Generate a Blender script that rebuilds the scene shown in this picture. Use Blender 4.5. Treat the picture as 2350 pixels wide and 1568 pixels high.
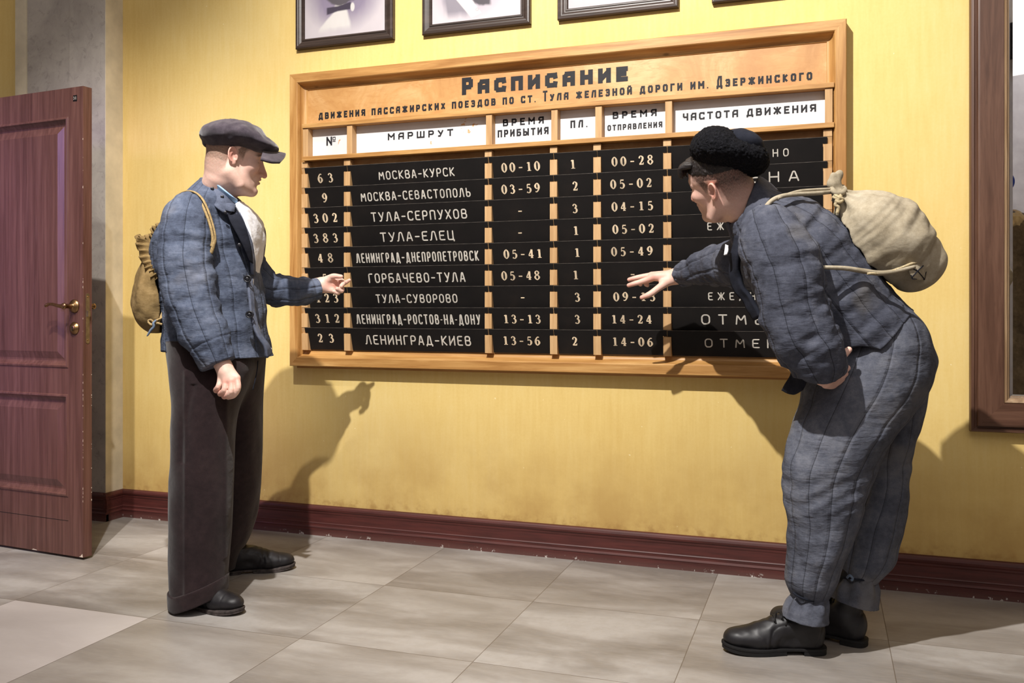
import bpy, bmesh, math, random
import numpy as np
from mathutils import Vector, Matrix

for _o in list(bpy.data.objects):
    bpy.data.objects.remove(_o, do_unlink=True)
SC = bpy.context.scene
COL = SC.collection

# ------------------------------------------------------------------ camera
IMG_W, IMG_H = 2350.0, 1568.0
F, YH, TH, CD, CH = 2085.0, 711.0, math.radians(19.566), 3.747, 1.065
cam_d = bpy.data.cameras.new('camera')
cam = bpy.data.objects.new('camera', cam_d)
COL.objects.link(cam)
cam.location = (0.0, -CD, CH)
cam.rotation_euler = (math.pi / 2, 0.0, TH)
cam_d.sensor_width = 36.0
cam_d.lens = F / IMG_W * 36.0
cam_d.shift_y = (YH - IMG_H / 2) / IMG_W
cam_d.clip_start = 0.05
SC.camera = cam

# ------------------------------------------------------------------ view, world, lights
SC.view_settings.view_transform = 'Standard'
SC.view_settings.look = 'None'
SC.view_settings.gamma = 1.0
SC.view_settings.use_curve_mapping = False
SC.view_settings.exposure = 0.0

world = bpy.data.worlds.new('hall_air')
SC.world = world
world.use_nodes = True
world.node_tree.nodes['Background'].inputs['Color'].default_value = (1.0, 0.95, 0.9, 1)
world.node_tree.nodes['Background'].inputs['Strength'].default_value = 0.085


def light(name, kind, loc, target, energy, color, **kw):
    d = bpy.data.lights.new(name, kind)
    d.energy = energy
    d.color = color
    for k, v in kw.items():
        setattr(d, k, v)
    o = bpy.data.objects.new(name, d)
    COL.objects.link(o)
    o.location = loc
    o.rotation_euler = (Vector(target) - Vector(loc)).to_track_quat('-Z', 'Y').to_euler()
    return o


# hall spotlight that throws the men's shadows down the wall
light('hall_spotlight', 'SPOT', (-1.2, -3.05, 4.2), (-0.85, 0.0, 0.95), 1130, (1.0, 0.965, 0.92),
      spot_size=math.radians(80), spot_blend=0.85, shadow_soft_size=0.03)
# second, higher spotlight over the doorway
light('doorway_spotlight', 'SPOT', (-1.35, -3.6, 6.3), (-3.5, -0.4, 0.8), 1500, (1.0, 0.95, 0.9),
      spot_size=math.radians(27), spot_blend=0.7, shadow_soft_size=0.03)
# unseen soft fill lights over the hall, added to lighten the shadows
light('ceiling_fill_light', 'AREA', (-0.8, -3.4, 5.6), (-1.0, -0.6, 0.6), 56, (1.0, 0.95, 0.88),
      shape='RECTANGLE', size=4.5, size_y=2.5)
light('hall_fill_light', 'AREA', (2.4, -5.2, 4.4), (0.0, -0.8, 0.9), 34, (1.0, 0.96, 0.94),
      shape='RECTANGLE', size=2.5, size_y=2.5)
# unseen light added to brighten the rear wall met in the mirror
light('rear_fill_light', 'AREA', (1.2, -6.0, 5.6), (1.6, -8.0, 2.6), 150, (1.0, 0.97, 0.97),
      shape='RECTANGLE', size=2.5, size_y=1.0)
# violet exhibit lamp that stains the open door
light('violet_exhibit_lamp', 'AREA', (-4.3, -3.0, 1.9), (-3.6, -0.72, 1.15), 3.6, (0.56, 0.40, 1.0),
      shape='RECTANGLE', size=0.7, size_y=1.6, spread=math.radians(26))


# ------------------------------------------------------------------ the photograph's frame as a measuring rod
_c, _s = math.cos(TH), math.sin(TH)


def toworld(l, d, z):
    """camera-frame metres (sideways, away, up) -> world point"""
    return Vector((l * _c - d * _s, l * _s + d * _c - CD, z))


def on_y(px, py, Y):
    """world point on the plane y = Y that shows at (px, py)"""
    t = (px - 1175.0) / F
    dy = Y + CD
    X = dy * (t * _c - _s) / (_c + t * _s)
    dep = -X * _s + dy * _c
    return Vector((X, Y, CH - (py - YH) / F * dep))


def C(px, py, dep):
    """camera-frame point"""
    return np.array([(px - 1175.0) / F * dep, dep, CH - (py - YH) / F * dep])


def PW(px, py, dep):
    return toworld(*C(px, py, dep))


# ------------------------------------------------------------------ tagging, objects
def tag(o, label=None, cat=None, group=None, kind=None):
    if label: o['label'] = label
    if cat: o['category'] = cat
    if group: o['group'] = group
    if kind: o['kind'] = kind
    return o


def empty(name, loc=(0, 0, 0)):
    o = bpy.data.objects.new(name, None)
    o.empty_display_size = 0.1
    COL.objects.link(o)
    o.location = loc
    return o


def keep(o, parent):
    """parent without moving (parents here have no rotation or scale)"""
    if parent is not None:
        o.parent = parent
        p, off = parent, Vector((0, 0, 0))
        while p is not None:
            off += p.location
            p = p.parent
        o.location = o.location - off
    return o


def link_mesh(name, me, mats, parent=None, loc=(0, 0, 0)):
    o = bpy.data.objects.new(name, me)
    COL.objects.link(o)
    if not isinstance(mats, (list, tuple)): mats = [mats]
    for m in mats: me.materials.append(m)
    o.location = loc
    return keep(o, parent)


class MB:
    """collects verts and faces in world coordinates; build() links ONE mesh object"""

    def __init__(self):
        self.v, self.f, self.mi, self.sm = [], [], [], []

    def add(self, vs, fs, mi=0, smooth=False):
        n = len(self.v)
        self.v += [tuple(v) for v in vs]
        for f in fs:
            self.f.append([i + n for i in f]); self.mi.append(mi); self.sm.append(smooth)

    def box(self, x0, x1, y0, y1, z0, z1, mi=0):
        vs = [(x, y, z) for x in (x0, x1) for y in (y0, y1) for z in (z0, z1)]
        self.add(vs, [(0, 1, 3, 2), (4, 6, 7, 5), (0, 4, 5, 1), (2, 3, 7, 6), (0, 2, 6, 4), (1, 5, 7, 3)], mi)

    def prism(self, poly, fn, mi=0, smooth=False, a=0.0, b=1.0):
        """poly: 2-D points; fn(u, v, t) -> 3-D; extruded from t=a to t=b"""
        n = len(poly)
        vs = [fn(u, v, a) for u, v in poly] + [fn(u, v, b) for u, v in poly]
        fs = [[i, (i + 1) % n, n + (i + 1) % n, n + i] for i in range(n)]
        self.add(vs, fs, mi, smooth)
        m = len(self.v) - 2 * n
        self.f.append([m + i for i in range(n)][::-1]); self.mi.append(mi); self.sm.append(False)
        self.f.append([m + n + i for i in range(n)]); self.mi.append(mi); self.sm.append(False)

    def tube(self, pts, rad, n=10, mi=0, cap=True, closed=False, flat=1.0, ref=None):
        pts = [Vector(p) for p in pts]
        m = len(pts)
        rad = rad if isinstance(rad, (list, tuple, np.ndarray)) else [rad] * m
        up = Vector(ref) if ref is not None else Vector((0.13, 0.21, 0.97))
        vs, fs = [], []
        for i, p in enumerate(pts):
            a = pts[(i - 1) % m] if (closed or i > 0) else p
            b = pts[(i + 1) % m] if (closed or i < m - 1) else p
            t = (b - a).normalized()
            s = t.cross(up)
            if s.length < 1e-4: s = t.cross(Vector((1, 0, 0)))
            s.normalize(); u = s.cross(t)
            for k in range(n):
                an = 2 * math.pi * k / n
                vs.append(p + s * (math.cos(an) * rad[i]) + u * (math.sin(an) * rad[i] * flat))
        for i in range(m if closed else m - 1):
            j = (i + 1) % m
            for k in range(n):
                k2 = (k + 1) % n
                fs.append((i * n + k, i * n + k2, j * n + k2, j * n + k))
        self.add(vs, fs, mi, True)
        if cap and not closed:
            o = len(self.v) - m * n
            self.f.append([o + k for k in range(n)][::-1]); self.mi.append(mi); self.sm.append(False)
            self.f.append([o + (m - 1) * n + k for k in range(n)]); self.mi.append(mi); self.sm.append(False)

    def lathe(self, prof, origin, ax, n=24, mi=0):
        """prof: (r, h) pairs turned about axis ax through origin"""
        o, ax = Vector(origin), Vector(ax).normalized()
        s = ax.cross(Vector((0.3, 0.1, 0.9))).normalized(); u = ax.cross(s)
        vs, fs = [], []
        for r, h in prof:
            for k in range(n):
                an = 2 * math.pi * k / n
                vs.append(o + ax * h + s * (r * math.cos(an)) + u * (r * math.sin(an)))
        for i in range(len(prof) - 1):
            for k in range(n):
                k2 = (k + 1) % n
                fs.append((i * n + k, (i + 1) * n + k, (i + 1) * n + k2, i * n + k2))
        self.add(vs, fs, mi, True)
        b = len(self.v) - len(prof) * n
        self.f.append([b + k for k in range(n)]); self.mi.append(mi); self.sm.append(False)
        self.f.append([b + (len(prof) - 1) * n + k for k in range(n)][::-1]); self.mi.append(mi); self.sm.append(False)

    def build(self, name, mats, parent=None, bevel=0.0, fix=True, origin=None):
        me = bpy.data.meshes.new(name)
        o3 = Vector(origin) if origin is not None else Vector((0, 0, 0))
        me.from_pydata([tuple(Vector(v) - o3) for v in self.v], [], self.f)
        me.polygons.foreach_set('material_index', self.mi)
        me.polygons.foreach_set('use_smooth', self.sm)
        if fix:
            bm = bmesh.new(); bm.from_mesh(me)
            bmesh.ops.recalc_face_normals(bm, faces=bm.faces)
            bm.to_mesh(me); bm.free()
        me.update()
        o = link_mesh(name, me, mats, parent, o3)
        if bevel:
            m = o.modifiers.new('edge', 'BEVEL'); m.width = bevel; m.segments = 2; m.limit_method = 'ANGLE'
            m.angle_limit = math.radians(40)
        return o


def catmull(pts, n=8, closed=False):
    P = np.array([list(p) for p in pts], float)
    m = len(P); out = []
    rng = range(m if closed else m - 1)
    for i in rng:
        p1, p2 = P[i], P[(i + 1) % m]
        p0 = P[(i - 1) % m] if (closed or i > 0) else 2 * p1 - p2
        p3 = P[(i + 2) % m] if (closed or i < m - 2) else 2 * p2 - p1
        for k in range(n):
            t = k / n
            out.append(0.5 * (2 * p1 + (p2 - p0) * t + (2 * p0 - 5 * p1 + 4 * p2 - p3) * t * t + (3 * p1 - p0 - 3 * p2 + p3) * t ** 3))
    if not closed: out.append(P[-1])
    return np.array(out)


# ------------------------------------------------------------------ materials
def lin(c):
    return tuple((x / 12.92 if x <= 0.04045 else ((x + 0.055) / 1.055) ** 2.4) for x in [v / 255.0 for v in c]) + (1.0,)


class NT:
    """small node-tree writer"""

    def __init__(self, name, rough=0.7):
        self.m = bpy.data.materials.new(name); self.m.use_nodes = True
        self.t = self.m.node_tree; self.n = self.t.nodes
        self.b = self.n['Principled BSDF']
        self.b.inputs['Roughness'].default_value = rough

    def new(self, kind, **kw):
        x = self.n.new(kind)
        for k, v in kw.items(): setattr(x, k, v)
        return x

    def ln(self, a, b):
        self.t.links.new(a, b)

    def coord(self, which='Object', scale=(1, 1, 1), rot=(0, 0, 0)):
        tc = self.new('ShaderNodeTexCoord'); mp = self.new('ShaderNodeMapping')
        mp.inputs['Scale'].default_value = scale; mp.inputs['Rotation'].default_value = rot
        self.ln(tc.outputs[which], mp.inputs['Vector'])
        return mp.outputs['Vector']

    def noise(self, vec, scale, detail=4, rough=0.55, dist=0.0):
        x = self.new('ShaderNodeTexNoise')
        x.inputs['Scale'].default_value = scale; x.inputs['Detail'].default_value = detail
        x.inputs['Roughness'].default_value = rough; x.inputs['Distortion'].default_value = dist
        if vec is not None: self.ln(vec, x.inputs['Vector'])
        return x.outputs['Fac']

    def ramp(self, fac, stops, interp='LINEAR'):
        x = self.new('ShaderNodeValToRGB'); x.color_ramp.interpolation = interp
        e = x.color_ramp.elements
        while len(e) < len(stops): e.new(0.5)
        for i, (p, col) in enumerate(stops):
            e[i].position = p
            e[i].color = lin(col) if len(col) == 3 else col
        self.ln(fac, x.inputs['Fac'])
        return x.outputs['Color']

    def grey(self, fac, a, b, va=0.0, vb=1.0):
        x = self.new('ShaderNodeMapRange'); x.interpolation_type = 'SMOOTHSTEP'
        x.inputs['From Min'].default_value = a; x.inputs['From Max'].default_value = b
        x.inputs['To Min'].default_value = va; x.inputs['To Max'].default_value = vb
        self.ln(fac, x.inputs['Value'])
        return x.outputs['Result']

    def math(self, op, a, b=None):
        x = self.new('ShaderNodeMath', operation=op)
        for i, v in enumerate((a, b)):
            if v is None: continue
            if isinstance(v, (int, float)): x.inputs[i].default_value = v
            else: self.ln(v, x.inputs[i])
        return x.outputs[0]

    def mix(self, fac, a, b, blend='MIX'):
        x = self.new('ShaderNodeMix', data_type='RGBA', blend_type=blend)
        for sock, v in ((x.inputs[0], fac), (x.inputs[6], a), (x.inputs[7], b)):
            if isinstance(v, (int, float)): sock.default_value = v
            elif isinstance(v, tuple): sock.default_value = lin(v) if len(v) == 3 else v
            else: self.ln(v, sock)
        return x.outputs[2]

    def attr(self, name, out='Fac'):
        x = self.new('ShaderNodeAttribute', attribute_name=name)
        return x.outputs[out]

    def bump(self, h, strength=0.3, dist=0.002, prev=None):
        x = self.new('ShaderNodeBump')
        x.inputs['Strength'].default_value = strength; x.inputs['Distance'].default_value = dist
        self.ln(h, x.inputs['Height'])
        if prev is not None: self.ln(prev, x.inputs['Normal'])
        self.ln(x.outputs['Normal'], self.b.inputs['Normal'])
        return x.outputs['Normal']

    def base(self, v):
        if isinstance(v, tuple): self.b.inputs['Base Color'].default_value = lin(v)
        else: self.ln(v, self.b.inputs['Base Color'])
        return self

    def set(self, **kw):
        for k, v in kw.items(): self.b.inputs[k].default_value = v
        return self


def wood(name, dark, mid, light_, axis='x', scale=1.0, rough=0.45, knots=True, gloss=0.4):
    m = NT(name, rough)
    st = {'x': (0.9, 14, 14), 'z': (14, 14, 0.9), 'y': (14, 0.9, 14)}[axis]
    v = m.coord('Object', tuple(s * scale for s in st))
    a = m.noise(v, 2.2, 6, 0.6, 0.8)
    v2 = m.coord('Object', tuple(s * scale * 6 for s in st))
    b = m.noise(v2, 2.0, 3, 0.6)
    col = m.ramp(a, [(0.30, dark), (0.5, mid), (0.72, light_)])
    col = m.mix(m.grey(b, 0.4, 0.75, 0.0, 0.35), col, dark)
    if knots:
        kv = m.coord('Object', {'x': (1.0, 2.4, 2.4), 'z': (2.4, 2.4, 1.0), 'y': (2.4, 1, 2.4)}[axis])
        vo = m.new('ShaderNodeTexVoronoi'); vo.inputs['Scale'].default_value = 4.2
        m.ln(kv, vo.inputs['Vector'])
        k = m.grey(vo.outputs['Distance'], 0.02, 0.085, 1.0, 0.0)
        col = m.mix(m.math('MULTIPLY', k, 0.6), col, tuple(int(x * 0.55) for x in dark))
    m.base(col); m.bump(a, 0.12, 0.002)
    m.b.inputs['Specular IOR Level'].default_value = gloss
    return m.m


def plain(name, col, rough=0.6, spec=0.4, metal=0.0, var=0.12, scale=30):
    m = NT(name, rough)
    n = m.noise(m.coord(), scale, 4)
    d = tuple(max(0, int(c * (1 - var))) for c in col); l = tuple(min(255, int(c * (1 + var))) for c in col)
    m.base(m.ramp(n, [(0.3, d), (0.7, l)]))
    m.set(Metallic=metal); m.b.inputs['Specular IOR Level'].default_value = spec
    return m.m


def cloth(name, dark, mid, light_, worn=None, weave=1400, quilt=False, rough=0.92, wrinkle=0.35, nap=0.0, line_dark=0.35):
    """matte cloth: mottled fading, weave and small creases; quilted cloth reads the 'stitch' attribute"""
    m = NT(name, rough)
    v = m.coord('Object')
    big = m.noise(v, 7, 5, 0.6); mid_n = m.noise(v, 45, 5, 0.65); fine = m.noise(v, 420, 2, 0.5)
    f = m.math('ADD', m.math('MULTIPLY', big, 0.5), m.math('ADD', m.math('MULTIPLY', mid_n, 0.35), m.math('MULTIPLY', fine, 0.15)))
    col = m.ramp(f, [(0.36, dark), (0.5, mid), (0.64, light_)])
    if worn: col = m.mix(m.grey(m.noise(v, 5.3, 3, 0.5), 0.56, 0.74, 0, 0.55), col, worn)
    wv = m.noise(m.coord('Object', (1, 1, 0.25)), weave, 1)
    h = m.math('ADD', m.math('MULTIPLY', fine, 0.6), m.math('MULTIPLY', wv, 0.4))
    nrm = None
    if wrinkle:
        cr = m.noise(m.coord('Object', (1.0, 1.0, 1.7)), 17, 3, 0.45, 0.25)
        nrm = m.bump(cr, wrinkle * 0.8, 0.014)
    if quilt:   # short puckers that run out from the stitching
        pk_ = m.noise(m.coord('Object', (13, 13, 48)), 1.0, 3, 0.55, 0.2)
        fade = m.grey(m.math('ABSOLUTE', m.attr('stitch')), 0.0, 0.03, 1.0, 0.35)
        nrm = m.bump(m.math('MULTIPLY', pk_, fade), 0.6, 0.012, nrm)
    nrm = m.bump(h, 0.3, 0.0014, nrm)
    if quilt:
        q = m.math('ABSOLUTE', m.attr('stitch'))
        lw = m.grey(q, 0.0005, 0.0019, 1.0, 0.0)
        soft = m.grey(q, 0.0, 0.009, 0.0, 1.0)
        col = m.mix(m.math('MULTIPLY', lw, 1.0 - line_dark), col, tuple(int(c * line_dark) for c in dark))
        nrm = m.bump(soft, 0.5, 0.004, nrm)
    m.base(col)
    m.b.inputs['Specular IOR Level'].default_value = 0.15
    if nap:
        m.b.inputs['Sheen Weight'].default_value = nap; m.b.inputs['Sheen Roughness'].default_value = 0.5
    return m.m
# ------------------------------------------------------------------ implicit bodies: distance fields meshed on a sparse grid
QUAL = 1.0


def smin(a, b, k):
    if k <= 0: return np.minimum(a, b)
    h = np.clip(0.5 + 0.5 * (b - a) / k, 0, 1)
    return b + (a - b) * h - k * h * (1 - h)


def smax(a, b, k):
    return -smin(-a, -b, k)


def _hash(i, j, k):
    h = (i * 374761393 + j * 668265263 + k * 2147483647 + 974711) & 0x7fffffff
    h = ((h ^ (h >> 13)) * 1274126177) & 0x7fffffff
    return ((h ^ (h >> 16)) & 0xffff).astype(np.float32) / 65535.0


def vnoise(P, f):
    """value noise in [-1, 1]; f: frequency per axis"""
    q = P * np.asarray(f, np.float32)
    i = np.floor(q).astype(np.int64); t = (q - i).astype(np.float32); t = t * t * (3 - 2 * t)
    r = 0
    for a in (0, 1):
        wa = t[:, 0] if a else 1 - t[:, 0]
        for b in (0, 1):
            wb = wa * (t[:, 1] if b else 1 - t[:, 1])
            for c in (0, 1):
                r = r + wb * (t[:, 2] if c else 1 - t[:, 2]) * _hash(i[:, 0] + a, i[:, 1] + b, i[:, 2] + c)
    return r * 2 - 1


class Prim:
    def __init__(self, fn, lo, hi): self.fn, self.lo, self.hi = fn, np.array(lo, float), np.array(hi, float)


def grown(p, g):
    """the same volume fattened by g"""
    return Prim(lambda P: p.fn(P) - g, p.lo - g, p.hi + g)


def ell(c, r, R=None):
    """ellipsoid; R: 3x3 whose columns are its axes"""
    c = np.array(c, float); r = np.array(r, float)
    e = r if R is None else np.abs(np.asarray(R)) @ r

    def fn(P):
        q = P - c
        if R is not None: q = q @ np.asarray(R)
        k0 = np.sqrt(((q / r) ** 2).sum(1)); k1 = np.sqrt(((q / (r * r)) ** 2).sum(1)) + 1e-9
        return k0 * (k0 - 1) / k1
    return Prim(fn, c - e, c + e)


def cone(a, b, ra, rb):
    a, b = np.array(a, float), np.array(b, float)
    ab = b - a; L2 = float(ab @ ab) + 1e-12; m = max(ra, rb)

    def fn(P):
        q = P - a
        t = np.clip(q @ ab / L2, 0, 1)
        return np.linalg.norm(q - t[:, None] * ab, axis=1) - (ra + (rb - ra) * t)
    return Prim(fn, np.minimum(a, b) - m, np.maximum(a, b) + m)


def near_segments(pts, P, rad=None):
    """the segments of a polyline that can be the nearest to any of P"""
    n = len(pts) - 1
    if len(P) < 50: return range(n)
    c = (P.min(0) + P.max(0)) / 2; R = float(np.sqrt(((P - c) ** 2).sum(1).max()))
    ab = pts[1:] - pts[:-1]; q = c - pts[:-1]
    t = np.clip((q * ab).sum(1) / ((ab * ab).sum(1) + 1e-12), 0, 1)
    d = np.sqrt(((q - t[:, None] * ab) ** 2).sum(1))
    lo, hi = (d, d) if rad is None else (d - np.maximum(rad[1:], rad[:-1]), d - np.minimum(rad[1:], rad[:-1]))
    return np.flatnonzero(lo - R <= (hi + R).min() + 1e-6)


def limb(pts, rad):
    """round tube through points with a radius each"""
    pts = np.array(pts, float); rad = np.array(rad, float); m = rad.max()

    def fn(P):
        best = None
        for i in near_segments(pts, P, rad):
            ab = pts[i + 1] - pts[i]; q = P - pts[i]
            t = np.clip(q @ ab / (float(ab @ ab) + 1e-12), 0, 1)
            q -= t[:, None] * ab
            d = np.sqrt(np.einsum('ij,ij->i', q, q)) - (rad[i] + (rad[i + 1] - rad[i]) * t)
            best = d if best is None else np.minimum(best, d)
        return best
    return Prim(fn, pts.min(0) - m, pts.max(0) + m)


def smooth_limb(pts, rad, n=4):
    q = catmull([list(p) + [r] for p, r in zip(pts, rad)], n)
    return limb(q[:, :3], q[:, 3])


def quilt_shape(ang, s, nl, amp, phase=0.0):
    """padding between stitched lines: 0 on the line, amp in between; and the signed line coordinate"""
    w = np.sin(0.5 * nl * (ang + phase))
    return amp * (np.abs(w) ** 0.55) - amp * 0.75, w


class Sleeve:
    """elliptic tube along points; a: half width in view, b: half depth; stitched along its length"""

    def __init__(self, pts, a, b, nl=0, amp=0.004, phase=0.0, wr=0.004, ref=(0, 1, 0), n=5, ends=(0, 0), bands=()):
        q = catmull([list(p) + [u, w] for p, u, w in zip(pts, a, b)], n)
        self.p, self.a, self.b = q[:, :3], q[:, 3], q[:, 4]
        d = np.linalg.norm(np.diff(self.p, axis=0), axis=1)
        self.s = np.concatenate([[0], np.cumsum(d)])
        T = np.gradient(self.p, axis=0); T /= np.linalg.norm(T, axis=1)[:, None]
        r = np.array(ref, float)
        B = r - (T @ r)[:, None] * T; B /= np.linalg.norm(B, axis=1)[:, None]
        A = np.cross(B, T)
        self.T, self.A, self.B = T, A, B
        self.nl, self.amp, self.ph, self.wr, self.ends, self.bands = nl, amp, phase, wr, ends, bands
        m = max(self.a.max(), self.b.max()) + 0.015
        self.lo, self.hi = self.p.min(0) - m, self.p.max(0) + m

    def coords(self, P):
        bd = np.full(len(P), 1e9); bi = np.zeros(len(P), int); bt = np.zeros(len(P))
        for i in near_segments(self.p, P):
            ab = self.p[i + 1] - self.p[i]; q = P - self.p[i]
            t = np.clip(q @ ab / float(ab @ ab), 0, 1)
            d = ((q - t[:, None] * ab) ** 2).sum(1)
            m = d < bd
            bd[m], bi[m], bt[m] = d[m], i, t[m]
        w = bt[:, None]
        lerp = lambda X: X[bi] * (1 - w) + X[bi + 1] * w if X.ndim > 1 else X[bi] * (1 - bt) + X[bi + 1] * bt
        q = P - lerp(self.p)
        A, B, T = lerp(self.A), lerp(self.B), lerp(self.T)
        qa, qb, qt = (q * A).sum(1), (q * B).sum(1), (q * T).sum(1)
        return qa, qb, qt, lerp(self.a), lerp(self.b), lerp(self.s), bi, bt

    def fn(self, P):
        qa, qb, qt, a, b, s, bi, bt = self.coords(P)
        k0 = np.sqrt((qa / a) ** 2 + (qb / b) ** 2); k1 = np.sqrt((qa / a ** 2) ** 2 + (qb / b ** 2) ** 2) + 1e-9
        d = np.where(k0 < 0.25, (k0 - 1) * np.minimum(a, b), k0 * (k0 - 1) / k1)
        if self.nl:
            d = d - quilt_shape(np.arctan2(qb / b, qa / a), s, self.nl, self.amp, self.ph)[0]
        if self.wr:
            an = np.arctan2(qb, qa)
            W = np.stack([np.cos(an) * 1.1, np.sin(an) * 1.1, s * 26], 1)
            d = d - self.wr * vnoise(W, (1, 1, 1)) - self.wr * 0.5 * vnoise(W + 7.3, (2, 2, 1.9))
        for s0, wd, dp in self.bands:
            d = d + dp * np.exp(-((s - s0) / wd) ** 2)
        e0 = (bi == 0) & (bt <= 0); e1 = (bi == len(self.p) - 2) & (bt >= 1)
        over = np.where(e0 | e1, np.abs(qt), 0.0)
        rd = np.where(e0, self.ends[0], self.ends[1])
        # flat or rounded ends
        flat = np.maximum(d, over)
        rnd = np.sqrt(np.maximum(d + np.minimum(a, b), 0) ** 2 + over ** 2) - np.minimum(a, b)
        return np.where((over > 0), np.where(rd > 0, rnd, flat), d)

    def stitch(self, P):
        qa, qb, qt, a, b, s, bi, bt = self.coords(P)
        if not self.nl: return np.full(len(P), 1.0)
        w = np.sin(0.5 * self.nl * (np.arctan2(qb / b, qa / a) + self.ph))
        return w * np.sqrt(qa ** 2 + qb ** 2) * 2.0 / self.nl


class Rows:
    """upright padded volume given by its outline row by row: (py, x_left, x_right, depth, half depth)"""

    def __init__(self, rows, dep, nl=0, amp=0.004, phase=0.0, wr=0.004, wf=22, power=2.0, raw=False, caps=0.0, smoothrows=True):
        L = []
        for py, xl, xr, dc, b in rows:
            p0, p1 = C(xl, py, dc), C(xr, py, dc)
            L.append((p0[2], (p0[0] + p1[0]) / 2, (p1[0] - p0[0]) / 2, dc, b))
        L.sort()
        q = catmull(L, 5) if smoothrows else np.array(L)
        q = q[np.argsort(q[:, 0])]
        self.z, self.x, self.a, self.y, self.b = q.T
        self.nl, self.amp, self.ph, self.wr, self.wf, self.pw, self.caps = nl, amp, phase, wr, wf, power, caps
        self.lo = np.array([(self.x - self.a).min() - .012, (self.y - self.b).min() - .012, self.z[0] - .005])
        self.hi = np.array([(self.x + self.a).max() + .012, (self.y + self.b).max() + .012, self.z[-1] + .005])

    def at(self, z):
        return [np.interp(z, self.z, v) for v in (self.x, self.y, self.a, self.b)]

    def fn(self, P):
        z = P[:, 2]
        x, y, a, b = self.at(z)
        qa, qb = P[:, 0] - x, P[:, 1] - y
        p = self.pw
        if p == 2.0:
            k0 = np.sqrt((qa / a) ** 2 + (qb / b) ** 2)
        else:
            k0 = (np.abs(qa / a) ** p + np.abs(qb / b) ** p) ** (1 / p)
        k1 = np.sqrt((qa / a ** 2) ** 2 + (qb / b ** 2) ** 2) + 1e-9
        d = np.where(k0 < 0.3, (k0 - 1) * np.minimum(a, b), k0 * (k0 - 1) / k1)
        d = np.maximum(d, (k0 - 1) * np.minimum(a, b) * 1.0) * 0.9
        an = np.arctan2(qb / b, qa / a)
        if self.nl: d = d - quilt_shape(an, z, self.nl, self.amp, self.ph)[0]
        if self.wr:
            W = np.stack([np.cos(an) * 1.3, np.sin(an) * 1.3, z * self.wf], 1)
            d = d - self.wr * vnoise(W, (1, 1, 1)) - self.wr * 0.5 * vnoise(W + 5.1, (2.1, 2.1, 1.8))
        return np.maximum(d, np.maximum(self.z[0] - z, z - self.z[-1]))

    def stitch(self, P):
        x, y, a, b = self.at(P[:, 2])
        qa, qb = P[:, 0] - x, P[:, 1] - y
        if not self.nl: return np.full(len(P), 1.0)
        w = np.sin(0.5 * self.nl * (np.arctan2(qb / b, qa / a) + self.ph))
        return w * np.sqrt(qa ** 2 + qb ** 2) * 2.0 / self.nl


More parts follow.
